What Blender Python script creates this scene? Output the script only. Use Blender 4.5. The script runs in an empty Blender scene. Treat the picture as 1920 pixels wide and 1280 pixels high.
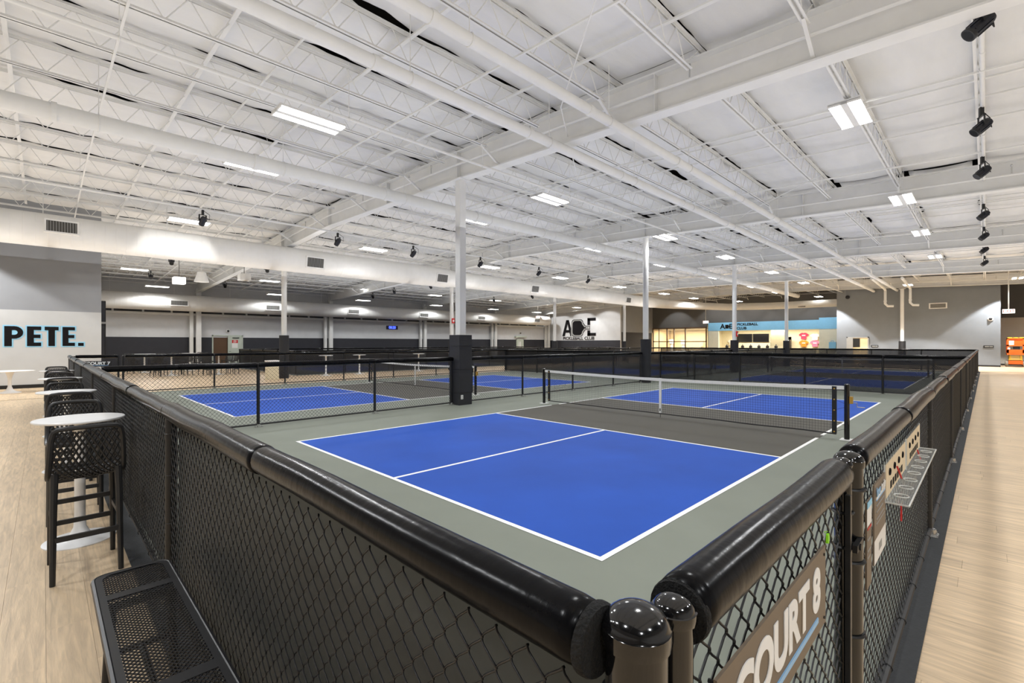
import bpy, bmesh, math, random
import numpy as np
from mathutils import Vector, Matrix, noise
PI = math.pi
random.seed(8)
sc = bpy.context.scene
col = sc.collection

# ------------------------------------------------------------------ camera, world, exposure
cam_d = bpy.data.cameras.new('camera')
cam_o = bpy.data.objects.new('camera', cam_d)
col.objects.link(cam_o)
cam_o.location = (-2.99, -2.045, 1.65)
cam_o.rotation_euler = (PI / 2, 0, 0.7885 - PI / 2)
cam_d.sensor_width = 36
cam_d.lens = 884 / 1920 * 36
cam_d.shift_y = 2.5 / 1920
cam_d.clip_start = 0.02
cam_d.clip_end = 300
sc.camera = cam_o
w = bpy.data.worlds.new('world')
sc.world = w
w.use_nodes = True
w.node_tree.nodes['Background'].inputs[0].default_value = (1, 1, 1, 1)
w.node_tree.nodes['Background'].inputs[1].default_value = 0.05
sc.view_settings.view_transform = 'Standard'
sc.view_settings.look = 'None'
sc.view_settings.gamma = 1
sc.view_settings.use_curve_mapping = False
sc.view_settings.exposure = 0.0
sc.cycles.use_denoising = True
sc.cycles.max_bounces = 7
sc.cycles.diffuse_bounces = 4
sc.cycles.glossy_bounces = 3
sc.cycles.transparent_max_bounces = 16
sc.cycles.caustics_reflective = False
sc.cycles.caustics_refractive = False
sc.cycles.sample_clamp_indirect = 4.0
P_DOWN, P_UP = 330.0, 62.0       # watts: each fixture's beam down, each added roof fill lamp's light up

# ------------------------------------------------------------------ helpers: materials
def lin(c):
    return tuple((x / 255 / 12.92) if x / 255 <= 0.04045 else ((x / 255 + 0.055) / 1.055) ** 2.4 for x in c)

def mat(name, rgb, rough=0.5, metal=0.0, var=0.0, scale=6.0, bump=0.0, bscale=40.0, stretch=None, emis=0.0, alpha=1.0, trans=0.0, spec=0.5, objvar=0.0, island=0.0, coat=0.0):
    m = bpy.data.materials.new(name)
    m.use_nodes = True
    nt = m.node_tree
    b = nt.nodes['Principled BSDF']
    c = lin(rgb)
    b.inputs['Base Color'].default_value = (*c, 1)
    b.inputs['Roughness'].default_value = rough
    b.inputs['Metallic'].default_value = metal
    b.inputs['Specular IOR Level'].default_value = spec
    b.inputs['Alpha'].default_value = alpha
    b.inputs['Transmission Weight'].default_value = trans
    b.inputs['Coat Weight'].default_value = coat
    tc = nt.nodes.new('ShaderNodeTexCoord')
    src = tc.outputs['Object']
    if stretch:
        mp = nt.nodes.new('ShaderNodeMapping')
        mp.inputs['Scale'].default_value = stretch
        nt.links.new(src, mp.inputs['Vector'])
        src = mp.outputs['Vector']
    n = nt.nodes.new('ShaderNodeTexNoise')
    n.inputs['Scale'].default_value = scale
    n.inputs['Detail'].default_value = 5
    nt.links.new(src, n.inputs['Vector'])
    v = max(var, 0.04)
    r = nt.nodes.new('ShaderNodeMapRange')
    r.inputs['From Min'].default_value = 0.25
    r.inputs['From Max'].default_value = 0.75
    r.inputs['To Min'].default_value = 1 - v
    r.inputs['To Max'].default_value = 1 + v
    nt.links.new(n.outputs['Fac'], r.inputs['Value'])
    fac = r.outputs['Result']
    for amt, node, out in ((objvar, 'ShaderNodeObjectInfo', 'Random'), (island, 'ShaderNodeNewGeometry', 'Random Per Island')):
        if amt:
            oi = nt.nodes.new(node)
            r2 = nt.nodes.new('ShaderNodeMapRange')
            r2.inputs['To Min'].default_value = 1 - amt
            r2.inputs['To Max'].default_value = 1 + amt
            nt.links.new(oi.outputs[out], r2.inputs['Value'])
            mu = nt.nodes.new('ShaderNodeMath')
            mu.operation = 'MULTIPLY'
            nt.links.new(fac, mu.inputs[0])
            nt.links.new(r2.outputs['Result'], mu.inputs[1])
            fac = mu.outputs[0]
    mx = nt.nodes.new('ShaderNodeVectorMath')
    mx.operation = 'SCALE'
    mx.inputs[0].default_value = c
    nt.links.new(fac, mx.inputs['Scale'])
    nt.links.new(mx.outputs[0], b.inputs['Base Color'])
    if bump:
        n2 = nt.nodes.new('ShaderNodeTexNoise')
        n2.inputs['Scale'].default_value = bscale
        n2.inputs['Detail'].default_value = 4
        nt.links.new(src, n2.inputs['Vector'])
        bp = nt.nodes.new('ShaderNodeBump')
        bp.inputs['Strength'].default_value = bump
        bp.inputs['Distance'].default_value = 0.02
        nt.links.new(n2.outputs['Fac'], bp.inputs['Height'])
        nt.links.new(bp.outputs[0], b.inputs['Normal'])
    if emis:
        b.inputs['Emission Color'].default_value = (*c, 1)
        b.inputs['Emission Strength'].default_value = emis
    return m

M = {}
def mk(k, *a, **kw):
    M[k] = mat(k, *a, **kw)
mk('white_steel', (226, 226, 224), 0.55, var=0.04, scale=3)
mk('roof_sheet', (226, 226, 225), 0.6, var=0.05, scale=1.2, bump=0.8, bscale=3.0, stretch=(0.5, 2.2, 1), objvar=0.03)
mk('deck_dark', (70, 70, 70), 0.9)
mk('duct_paint', (236, 235, 232), 0.5, var=0.04, scale=2)
mk('wall_paint', (206, 207, 209), 0.8, var=0.03, scale=2, bump=0.1, bscale=120)
mk('wall_dark_paint', (92, 92, 92), 0.8, var=0.03, scale=2)
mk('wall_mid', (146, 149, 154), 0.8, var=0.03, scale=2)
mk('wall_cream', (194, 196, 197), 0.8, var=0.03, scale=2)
mk('wall_grey', (118, 123, 129), 0.8, var=0.03, scale=2, bump=0.1, bscale=120)
mk('wall_warm', (196, 193, 184), 0.8, var=0.03, scale=2)
mk('block_dark', (44, 45, 52), 0.7, var=0.08, scale=3)
mk('black_paint', (22, 22, 23), 0.45, var=0.15)
mk('black_gloss', (13, 13, 14), 0.13, var=0.1, coat=0.4)
mk('black_vinyl', (12, 12, 14), 0.22, var=0.2, scale=8, bump=0.07, bscale=12, stretch=(2.5, 1, 1), spec=0.13)
mk('foam', (20, 20, 20), 0.95, bump=0.8, bscale=160)
mk('wire', (36, 36, 38), 0.32, var=0.1)
mk('pad_fabric', (30, 31, 36), 0.6, var=0.1, bump=0.2, bscale=60)
mk('resin', (38, 38, 39), 0.5, var=0.1)
mk('rubber', (58, 60, 62), 0.8, var=0.12, scale=30, bump=0.3, bscale=80)
mk('bench_coat', (20, 20, 23), 0.42, var=0.1)
mk('court_grey', (124, 129, 118), 0.75, var=0.06, scale=1.3, bump=0.12, bscale=260)
mk('court_blue', (32, 80, 176), 0.75, spec=0.3, var=0.14, scale=0.8, bump=0.12, bscale=260)
mk('court_kitchen', (77, 74, 66), 0.75, var=0.07, scale=1.1, bump=0.12, bscale=260)
mk('line_white', (245, 245, 243), 0.6)
mk('slab', (60, 48, 38), 0.9)
mk('net_black', (16, 16, 17), 0.6)
mk('tape_white', (226, 226, 224), 0.7, var=0.06, scale=30)
mk('table_white', (240, 240, 240), 0.3)
mk('chrome', (200, 200, 198), 0.25, metal=0.9)
mk('brass', (205, 160, 70), 0.35, metal=0.6)
mk('sign_taupe', (118, 104, 88), 0.55)
mk('sign_black', (24, 24, 26), 0.5)
mk('text_white', (242, 242, 240), 0.6)
mk('text_black', (24, 22, 24), 0.7, spec=0.1)
mk('text_grey', (150, 150, 148), 0.6)
mk('light_blue', (150, 208, 238), 0.6)
mk('blue_fascia', (122, 184, 226), 0.6, var=0.03)
mk('blue_line', (150, 196, 236), 0.5)
mk('lens', (255, 253, 246), 0.5, emis=9.0)
mk('lens_grey', (240, 240, 236), 0.6)
mk('spot_body', (20, 21, 30), 0.4, var=0.1)
mk('beige', (232, 222, 192), 0.8, var=0.03)
mk('beige_dark', (222, 200, 160), 0.8)
mk('pale_green', (206, 210, 198), 0.7)
mk('bronze', (96, 72, 52), 0.45, metal=0.3)
mk('screen_black', (18, 18, 20), 0.2)
mk('door_grey', (188, 196, 184), 0.6)
mk('red', (206, 40, 40), 0.5)
mk('pink', (240, 112, 150), 0.7)
mk('crimson', (226, 44, 84), 0.7)
mk('orange_cloth', (244, 128, 30), 0.7)
mk('orange', (240, 104, 28), 0.45, var=0.06)
mk('yellow', (224, 186, 60), 0.5)
mk('tyre', (150, 142, 130), 0.8)
mk('lime', (150, 230, 30), 0.5)
mk('board_tan', (226, 208, 176), 0.6, var=0.06)
mk('paper', (236, 234, 230), 0.7)
mk('clock_blue', (60, 80, 255), 0.5, emis=5.0)
mk('clock_face', (6, 6, 40), 0.4, emis=0.6)
mk('exit_red', (255, 70, 60), 0.5, emis=1.6)
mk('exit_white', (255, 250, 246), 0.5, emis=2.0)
mk('grille', (72, 70, 66), 0.6)
mk('lobby_glow', (255, 238, 206), 0.5, emis=4.0)
mk('acrylic', (240, 245, 245), 0.05, alpha=0.16, spec=0.7)
mk('acrylic_edge', (236, 240, 240), 0.1, alpha=0.75)
mk('glass', (225, 228, 222), 0.03, alpha=0.12)
mk('fridge_glow', (206, 222, 240), 0.3, emis=0.9)
mk('shrink', (30, 28, 27), 0.9, alpha=0.93)
mk('screen_cloth', (30, 29, 29), 0.55, alpha=0.92, var=0.2, scale=2.5, bump=0.5, bscale=2.5)
mk('screen_cloth_far', (34, 34, 37), 0.4, alpha=0.86, var=0.2, scale=2, bump=0.6, bscale=2.0)

def wood(name, base, objvar, island):
    m = mat(name, base, 0.42, var=0.10, scale=3.0, stretch=(9, 0.9, 1), bump=0.05, bscale=20, objvar=objvar, island=island)
    nt = m.node_tree
    b = nt.nodes['Principled BSDF']
    src = b.inputs['Base Color'].links[0].from_socket
    tc = nt.nodes.new('ShaderNodeTexCoord')
    mp = nt.nodes.new('ShaderNodeMapping')
    mp.inputs['Scale'].default_value = (16, 1.1, 1)
    oi = nt.nodes.new('ShaderNodeObjectInfo')
    nt.links.new(oi.outputs['Location'], mp.inputs['Location'])
    nt.links.new(tc.outputs['Object'], mp.inputs['Vector'])
    wv = nt.nodes.new('ShaderNodeTexNoise')
    wv.inputs['Scale'].default_value = 2.2
    wv.inputs['Detail'].default_value = 6
    wv.inputs['Distortion'].default_value = 1.2
    nt.links.new(mp.outputs[0], wv.inputs['Vector'])
    cr = nt.nodes.new('ShaderNodeMapRange')
    cr.inputs['From Min'].default_value = 0.35
    cr.inputs['From Max'].default_value = 0.7
    cr.inputs['To Min'].default_value = 1.05
    cr.inputs['To Max'].default_value = 0.76
    nt.links.new(wv.outputs['Fac'], cr.inputs['Value'])
    sc_ = nt.nodes.new('ShaderNodeVectorMath')
    sc_.operation = 'SCALE'
    nt.links.new(src, sc_.inputs[0])
    nt.links.new(cr.outputs[0], sc_.inputs['Scale'])
    nt.links.new(sc_.outputs[0], b.inputs['Base Color'])
    return m
M['plank'] = wood('plank', (226, 200, 165), 0.06, 0.0)
M['plank_far'] = wood('plank_far', (226, 200, 165), 0.0, 0.06)

# ------------------------------------------------------------------ helpers: geometry
class MB:
    def __init__(s):
        s.v, s.f, s.n = [], [], 0
    def add(s, vs, fs):
        s.v.extend(tuple(p) for p in vs)
        s.f.extend(tuple(i + s.n for i in f) for f in fs)
        s.n += len(vs)
        return s
    def box(s, x0, y0, z0, x1, y1, z1, mtx=None):
        vs = [Vector((x, y, z)) for x in (x0, x1) for y in (y0, y1) for z in (z0, z1)]
        if mtx is not None:
            vs = [mtx @ p for p in vs]
        return s.add(vs, [(0, 1, 3, 2), (4, 6, 7, 5), (0, 4, 5, 1), (2, 3, 7, 6), (0, 2, 6, 4), (1, 5, 7, 3)])
    def cbox(s, c, d, mtx=None):
        return s.box(c[0] - d[0] / 2, c[1] - d[1] / 2, c[2] - d[2] / 2, c[0] + d[0] / 2, c[1] + d[1] / 2, c[2] + d[2] / 2, mtx)
    def bar(s, p, q, wx, wz):
        p, q = Vector(p), Vector(q)
        t = (q - p).normalized()
        up = Vector((0, 0, 1)) if abs(t.z) < 0.95 else Vector((1, 0, 0))
        a = t.cross(up).normalized() * wx / 2
        b = a.cross(t).normalized() * wz / 2
        vs = [p - a - b, p + a - b, p + a + b, p - a + b, q - a - b, q + a - b, q + a + b, q - a + b]
        return s.add(vs, [(3, 2, 1, 0), (4, 5, 6, 7), (0, 1, 5, 4), (1, 2, 6, 5), (2, 3, 7, 6), (3, 0, 4, 7)])
    def tube(s, pts, r, n=10, cap=True, closed=False):
        pts = [Vector(p) for p in pts]
        m = len(pts)
        rs = r if isinstance(r, (list, tuple)) else [r] * m
        ref = None
        base = s.n
        vs, fs = [], []
        for i, p in enumerate(pts):
            if closed:
                t = pts[(i + 1) % m] - pts[i - 1]
            else:
                t = pts[min(i + 1, m - 1)] - pts[max(i - 1, 0)]
            t.normalize()
            if ref is None:
                ref = Vector((0, 0, 1)) if abs(t.z) < 0.9 else Vector((1, 0, 0))
            a = t.cross(ref).normalized()
            b = a.cross(t).normalized()
            ref = b
            for k in range(n):
                an = 2 * PI * k / n
                vs.append(p + (a * math.cos(an) + b * math.sin(an)) * rs[i])
        for i in range(m if closed else m - 1):
            j = (i + 1) % m
            for k in range(n):
                k2 = (k + 1) % n
                fs.append((i * n + k, i * n + k2, j * n + k2, j * n + k))
        if cap and not closed:
            fs.append(tuple(range(n))[::-1])
            fs.append(tuple((m - 1) * n + k for k in range(n)))
        return s.add(vs, fs)
    def lathe(s, prof, n=24, c=(0, 0, 0), mtx=None):
        vs, fs = [], []
        for r, z in prof:
            for k in range(n):
                an = 2 * PI * k / n
                p = Vector((c[0] + r * math.cos(an), c[1] + r * math.sin(an), c[2] + z))
                vs.append(mtx @ p if mtx is not None else p)
        m = len(prof)
        for i in range(m - 1):
            for k in range(n):
                k2 = (k + 1) % n
                fs.append((i * n + k, i * n + k2, (i + 1) * n + k2, (i + 1) * n + k))
        fs.append(tuple(range(n))[::-1])
        fs.append(tuple((m - 1) * n + k for k in range(n)))
        return s.add(vs, fs)
    def prism(s, pts2, t, fn):
        """outline pts2 (ccw 2D), fn(a, b, depth) -> 3D point"""
        n = len(pts2)
        vs = [fn(a, b, 0) for a, b in pts2] + [fn(a, b, t) for a, b in pts2]
        fs = [tuple(range(n))[::-1], tuple(range(n, 2 * n))]
        fs += [(i, (i + 1) % n, n + (i + 1) % n, n + i) for i in range(n)]
        return s.add(vs, fs)
    def mesh(s, name, m, smooth=False):
        me = bpy.data.meshes.new(name)
        me.from_pydata(s.v, [], s.f)
        me.materials.append(M[m])
        if smooth:
            me.polygons.foreach_set('use_smooth', [True] * len(me.polygons))
            try:
                me.set_sharp_from_angle(angle=math.radians(40))
            except Exception:
                pass
        me.update()
        return me
    def obj(s, name, m, parent=None, smooth=False, loc=None):
        return link(name, s.mesh(name, m, smooth), parent, loc)

def link(name, me, parent=None, loc=None):
    o = bpy.data.objects.new(name, me)
    col.objects.link(o)
    if parent is not None:
        o.parent = parent
    if loc is not None:
        o.location = loc
    return o

def tag(o, label=None, cat=None, group=None, kind=None):
    if label:
        o['label'] = label
    if cat:
        o['category'] = cat
    if group:
        o['group'] = group
    if kind:
        o['kind'] = kind
    return o

def thing(name, label, cat, loc=(0, 0, 0), rz=0, group=None):
    o = bpy.data.objects.new(name, None)
    o.empty_display_size = 0.1
    col.objects.link(o)
    o.location = loc
    o.rotation_euler = (0, 0, rz)
    return tag(o, label, cat, group)

kids = {}
def copy_tree(o, loc, rz=None, label=None, parent=None):
    r = o.copy()
    col.objects.link(r)
    if parent is not None:
        r.parent = parent
    if loc is not None:
        r.location = loc
    if rz is not None:
        r.rotation_euler = (0, 0, rz)
    if label:
        r['label'] = label
    if o.name not in kids:
        kids[o.name] = [c for c in bpy.data.objects if c.parent == o]
    for c in kids[o.name]:
        copy_tree(c, None, None, None, r)
    return r

def npmesh(name, V, F, m, smooth=True):
    me = bpy.data.meshes.new(name)
    V = np.asarray(V, np.float32)
    F = np.asarray(F, np.int32)
    me.vertices.add(len(V))
    me.vertices.foreach_set('co', V.ravel())
    k = F.shape[1]
    me.loops.add(F.size)
    me.loops.foreach_set('vertex_index', F.ravel())
    me.polygons.add(len(F))
    me.polygons.foreach_set('loop_start', np.arange(0, F.size, k, dtype=np.int32))
    me.polygons.foreach_set('use_smooth', np.full(len(F), smooth))
    me.materials.append(M[m])
    me.update(calc_edges=True)
    return me

def sweep(P, r, n, N=(0, 1, 0)):
    P = np.asarray(P, float)
    T = np.gradient(P, axis=0)
    T /= np.linalg.norm(T, axis=1)[:, None]
    Nn = np.array(N)[None] - T * (T @ np.array(N))[:, None]
    Nn /= np.linalg.norm(Nn, axis=1)[:, None]
    B = np.cross(T, Nn)
    a = np.arange(n) * 2 * PI / n + PI / 4
    V = (P[:, None] + r * (np.cos(a)[None, :, None] * Nn[:, None] + np.sin(a)[None, :, None] * B[:, None])).reshape(-1, 3)
    m = len(P)
    i = np.arange(m - 1)[:, None] * n
    k = np.arange(n)[None]
    k2 = (k + 1) % n
    F = np.stack([i + k, i + k2, i + n + k2, i + n + k], -1).reshape(-1, 4)
    return V, F

def merge(parts):
    Vs, Fs, off = [], [], 0
    for V, F in parts:
        Vs.append(V)
        Fs.append(F + off)
        off += len(V)
    return np.concatenate(Vs), np.concatenate(Fs)

def text(body, size, m, fn_mtx, parent, name='lettering', bold=0.0, align='CENTER', ext=0.001, sx=1.0):
    c = bpy.data.curves.new(name, 'FONT')
    c.body = body
    c.size = size
    c.offset = bold
    c.extrude = ext
    c.align_x = align
    c.align_y = 'CENTER'
    c.resolution_u = 6
    c.materials.append(M[m])
    t_ = bpy.data.objects.new(name, c)
    me = bpy.data.meshes.new_from_object(t_)
    me.name = name
    bpy.data.objects.remove(t_)
    o = bpy.data.objects.new(name, me)
    col.objects.link(o)
    o.parent = parent
    o.matrix_local = fn_mtx @ Matrix.Diagonal((sx, 1, 1, 1))
    return o

def face(origin, right, up=(0, 0, 1)):
    r, u = Vector(right).normalized(), Vector(up).normalized()
    n = r.cross(u)
    m = Matrix((r, u, n)).transposed().to_4x4()
    m.translation = Vector(origin)
    return m
RY = (0, -1, 0)      # reading direction on walls that face -x
RX = (1, 0, 0)       # reading direction on walls that face -y
ORD = ['first', 'second', 'third', 'fourth', 'fifth', 'sixth', 'seventh', 'eighth', 'ninth', 'tenth', 'eleventh', 'twelfth', 'thirteenth',
       'fourteenth', 'fifteenth', 'sixteenth', 'seventeenth', 'eighteenth', 'nineteenth', 'twentieth', 'twenty-first', 'twenty-second',
       'twenty-third', 'twenty-fourth', 'twenty-fifth', 'twenty-sixth', 'twenty-seventh', 'twenty-eighth', 'twenty-ninth', 'thirtieth']

def zr(y):                                   # the roof line rises gently away from the right-hand side and falls again
    return 0.04 * (y - 8) if y < 8 else (0.02 * (y - 8) if y < 16 else 0.16 - 0.04 * (y - 16))

# ================================================================== STRUCTURE
def struct(name, mb, m, parent=None, smooth=False):
    o = mb.obj(name, m, parent, smooth)
    if parent is None:
        o['kind'] = 'structure'
    return o

X_A, X_B, X_C = -2.42, 16.2, 34.8            # ends of the court enclosures
Y_A, Y_B, Y_C = -1.69, 8.03, 17.75
base = struct('floor', MB().box(-12, -10, -0.2, 58, 42, -0.012), 'slab')

# wood planks: the nearest are single pieces, the rest one joined mesh
PW, PL = 0.19, 1.25
def in_rects(x, y, rects):
    return any(a <= x <= c and b <= y <= d for a, b, c, d in rects)
wood_rects = [(-12, -10, X_A - 0.10, Y_C), (X_A - 0.10, -10, X_C, Y_A - 0.10), (-12, Y_C + 0.1, 6.0, 38.8), (6.0, Y_C + 0.1, X_C, 22.4), (X_C + 0.1, -10, 52, 38.8)]
pm = bpy.data.meshes.new('plank')
g = 0.0006
mbp = MB().box(-PW / 2 + g, -PL / 2 + g, -0.012, PW / 2 - g, PL / 2 - g, 0)
pm = mbp.mesh('plank', 'plank')
near, far = [], []
fw = Vector((math.cos(0.7885), math.sin(0.7885)))
rt = Vector((fw.y, -fw.x))
nx = int(65 / PW)
for i in range(nx):
    x = -12.1 + (i + 0.5) * PW
    off = random.random() * PL
    for j in range(42):
        y = -11.5 + j * PL + off
        if not any(a < x + PW / 2 and x - PW / 2 < c and b < y + PL / 2 and y - PL / 2 < d_ for a, b, c, d_ in wood_rects):
            continue
        d = Vector((x + 2.99, y + 2.045))
        D = d.dot(fw)
        s_ = d.dot(rt) / max(D, 0.1)
        vis = D > 0.8 and abs(s_) < 1.2
        clip0, clip1 = y - PL / 2, y + PL / 2
        (near if vis else far).append((D, x, y))
near.sort()
whole = []
rest = []
for D, x, y in near:
    inside = any(a <= x - PW / 2 and x + PW / 2 <= c and b <= y - PL / 2 and y + PL / 2 <= d_ for a, b, c, d_ in wood_rects)
    (whole if inside and len(whole) < 290 else rest).append((x, y))
for x, y in whole:
    link('plank', pm, base, (x, y, 0))
mb = MB()
for x, y in rest + [(x, y) for _, x, y in far if True]:
    for a, b, c, d in wood_rects:
        x0, x1 = max(x - PW / 2 + g, a), min(x + PW / 2 - g, c)
        y0, y1 = max(y - PL / 2 + g, b), min(y + PL / 2 - g, d)
        if x0 < x1 and y0 < y1:
            mb.add([(x0, y0, 0), (x1, y0, 0), (x1, y1, 0), (x0, y1, 0), (x0, y0, -0.012), (x1, y0, -0.012), (x1, y1, -0.012), (x0, y1, -0.012)],
                   [(0, 1, 2, 3), (4, 5, 1, 0), (5, 6, 2, 1), (6, 7, 3, 2), (7, 4, 0, 3)])
tag(mb.obj('plank_field', 'plank_far', base), kind='stuff')

# courts: acrylic floor with coloured areas and lines
CW, CL, CN, LW = 6.096, 13.411, 2.134, 0.0508
def court(ox, oy, x0, y0, x1, y1):
    f = struct('floor', MB().box(x0, y0, -0.012, x1, y1, 0.0), 'court_grey')
    h = 0.002
    mid = CL / 2
    for a, b in ((0, mid - CN), (mid + CN, CL)):
        for c, d in ((0, CW / 2), (CW / 2, CW)):
            MB().box(ox + a, oy + c, 0, ox + b, oy + d, h).obj('service_box', 'court_blue', f)
    MB().box(ox + mid - CN, oy, 0, ox + mid + CN, oy + CW, h).obj('kitchen_area', 'court_kitchen', f)
    e = 0.0036
    L = LW
    for a in (0, CL - L):
        MB().box(ox + a, oy, 0, ox + a + L, oy + CW, e).obj('baseline', 'line_white', f)
    for a in (0, CW - L):
        MB().box(ox + L, oy + a, 0, ox + mid - 0.16, oy + a + L, e).obj('sideline', 'line_white', f)
        MB().box(ox + mid + 0.16, oy + a, 0, ox + CL - L, oy + a + L, e).obj('sideline', 'line_white', f)
    for a in (mid - CN - L, mid + CN):
        MB().box(ox + a, oy + L, 0, ox + a + L, oy + CW - L, e).obj('kitchen_line', 'line_white', f)
    for a, b in ((L, mid - CN - L), (mid + CN + L, CL - L)):
        MB().box(ox + a, oy + CW / 2 - L / 2, 0, ox + b, oy + CW / 2 + L / 2, e).obj('centre_line', 'line_white', f)
    return f
court(0, 0, X_A, Y_A - 0.02, X_B, Y_B)
court(0, 9.72, X_A, Y_B, X_B, Y_C)
court(18.7, 0, X_B, Y_A - 0.02, X_C, Y_B)
court(18.7, 9.72, X_B, Y_B, X_C, Y_C)
court(8.2, 24.2, 6.0, 22.4, 23.9, 32.0)

# walls
T = 0.2
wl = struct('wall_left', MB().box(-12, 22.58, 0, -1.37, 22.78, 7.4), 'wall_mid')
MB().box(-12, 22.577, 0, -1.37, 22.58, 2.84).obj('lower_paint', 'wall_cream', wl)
struct('wall_left_return', MB().box(-1.57, 22.78, 0, -1.37, 38.8, 7.4), 'wall_paint')
wb = struct('wall_back', MB().box(-1.57, 38.8, 2.05, 45, 39.0, 7.4).box(-1.57, 38.8, 0, 6.0, 39.0, 2.05).box(7.98, 38.8, 0, 45, 39.0, 2.05).box(5.9, 40.2, 0, 8.1, 40.3, 2.3), 'wall_paint')
MB().box(-1.37, 38.77, 0, 5.98, 38.8, 2.05).box(8.0, 38.77, 0, 44.5, 38.8, 2.05).obj('wainscot', 'block_dark', wb)
MB().box(-1.37, 38.78, 3.78, 44.5, 38.8, 5.0).obj('upper_band', 'wall_dark_paint', wb)
MB().box(-1.37, 38.55, 3.62, 44.5, 38.8, 3.78).obj('girt_beam', 'white_steel', wb)
mb = MB()
for x in np.arange(0.2, 44, 1.6):
    mb.box(x, 38.6, 3.78, x + 0.1, 38.78, 4.4)
mb.obj('girt_brackets', 'white_steel', wb)
wa = struct('wall_logo', MB().box(44.5, 27.9, 0, 44.7, 39, 7.4), 'wall_paint')
MB().box(44.47, 27.9, 0, 44.5, 38.77, 1.95).obj('wainscot', 'block_dark', wa)
wr = struct('wall_vestibule', MB().box(44.7, 27.9, 2.9, 52, 28.1, 7.4).box(44.7, 28.0, 0, 52, 28.1, 2.9), 'wall_mid')
MB().box(44.7, 27.96, 0, 51.9, 27.99, 2.9).obj('dark_panel', 'block_dark', wr)
wg = struct('wall_right', MB().box(43.4, -2.73, 0, 52, 6.65, 7.4), 'wall_grey')
struct('baseboard_right', MB().box(43.385, -2.73, 0, 43.4, 6.65, 0.1), 'black_paint')
struct('baseboard_left', MB().box(-12, 22.565, 0, -1.37, 22.58, 0.13), 'black_paint')
struct('wall_lobby', MB().box(52, 6.65, 3.95, 52.2, 21.0, 7.4).box(52, 21.0, 3.5, 52.2, 28, 7.4), 'wall_dark_paint')
struct('wall_lobby_back', MB().box(56, 6.65, 0, 56.2, 21, 4).box(52.2, 20.8, 0, 56, 21, 3.5).box(52, 6.65, 0, 56, 6.8, 3.5), 'beige')
struct('ceiling_lobby', MB().box(52.2, 6.65, 3.3, 56.2, 28, 3.4), 'beige')
struct('wall_entry_back', MB().box(57, 21, 0, 57.2, 28, 4).box(52.2, 28.1, 0, 57.2, 28.3, 4), 'beige_dark')
struct('wall_alcove', MB().box(47.5, -10, 0, 47.7, -2.73, 7.4).box(47.42, -10, 3.3, 47.5, -2.73, 3.5), 'wall_warm')
struct('wall_alcove_upper', MB().box(47.46, -10, 3.5, 47.5, -2.73, 6.0), 'wall_dark_paint')
struct('baseboard_alcove', MB().box(47.48, -10, 0, 47.5, -2.73, 0.1), 'black_paint')
struct('wall_near', MB().box(-12, -10.2, 0, 48, -10, 7.4), 'wall_paint')
struct('wall_behind', MB().box(-12.2, -10, 0, -12, 22.6, 7.4), 'wall_paint')

# roof deck and the draped white insulation below it
ceil = struct('ceiling', MB().box(-13, -11, 7.42, 58, 42, 7.55), 'deck_dark')
JS = 1.67
joist_y = [8.07 + JS * k for k in range(-8, 19)]
girder_x = [-4.81, 4.99, 14.79, 24.59, 34.39, 43.0, 52.3]
GZ0, GZ1 = 6.03, 6.78                       # underside and top of the girders at the column line
JZ0, JZ1 = 6.40, 6.90                       # joist chords
def blanket(seed, L=9.8, W=JS):
    nx_, ny_ = 84, 10
    V = []
    for i in range(nx_ + 1):
        for j in range(ny_ + 1):
            u, v = i / nx_, j / ny_
            x = (u - 0.5) * L
            e = 1 - abs(2 * v - 1)
            q = noise.noise(Vector((x * 0.9, seed * 7.1, v * 1.5)))
            q2 = noise.noise(Vector((x * 2.6, seed * 3.3, v * 4)))
            q3 = noise.noise(Vector((x * 0.55, 9.3 + seed, 0)))
            y = (v - 0.5) * (W - 0.01)
            if j in (0, ny_):
                y += (1 if j == 0 else -1) * max(0, q3 - 0.12) * 0.42
            strap = min(1, abs(((x / 1.4) % 1) - 0.5) * 2 * 3) if True else 1
            z = -(0.05 + 0.09 * (q3 + 0.5)) * math.sin(PI * v) ** 0.7 * (0.5 + 0.5 * strap) + (0.035 * q + 0.025 * q2 * (1.4 - e)) * min(1, (1 - abs(2 * u - 1)) * 12)
            V.append((x, y, z))
    F = []
    for i in range(nx_):
        for j in range(ny_):
            a = i * (ny_ + 1) + j
            F.append((a, a + 1, a + ny_ + 2, a + ny_ + 1))
    return npmesh('insulation_blanket', V, F, 'roof_sheet')
BL = [blanket(s) for s in range(5)]
for gi in range(len(girder_x) - 1):
    x0, x1 = girder_x[gi], girder_x[gi + 1]
    for ji in range(len(joist_y) - 1):
        y = joist_y[ji] + JS / 2
        if gi == 5 and -2 < y < 6:
            continue
        o = link('insulation_blanket', random.choice(BL), ceil, ((x0 + x1) / 2, y, 6.99 + zr(y)))
        o.scale = ((x1 - x0) / 9.8, 1, 1)
        dz = zr(joist_y[ji + 1]) - zr(joist_y[ji])
        o.rotation_euler = (math.atan2(dz, JS), 0, 0 if random.random() < 0.5 else 0)

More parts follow.
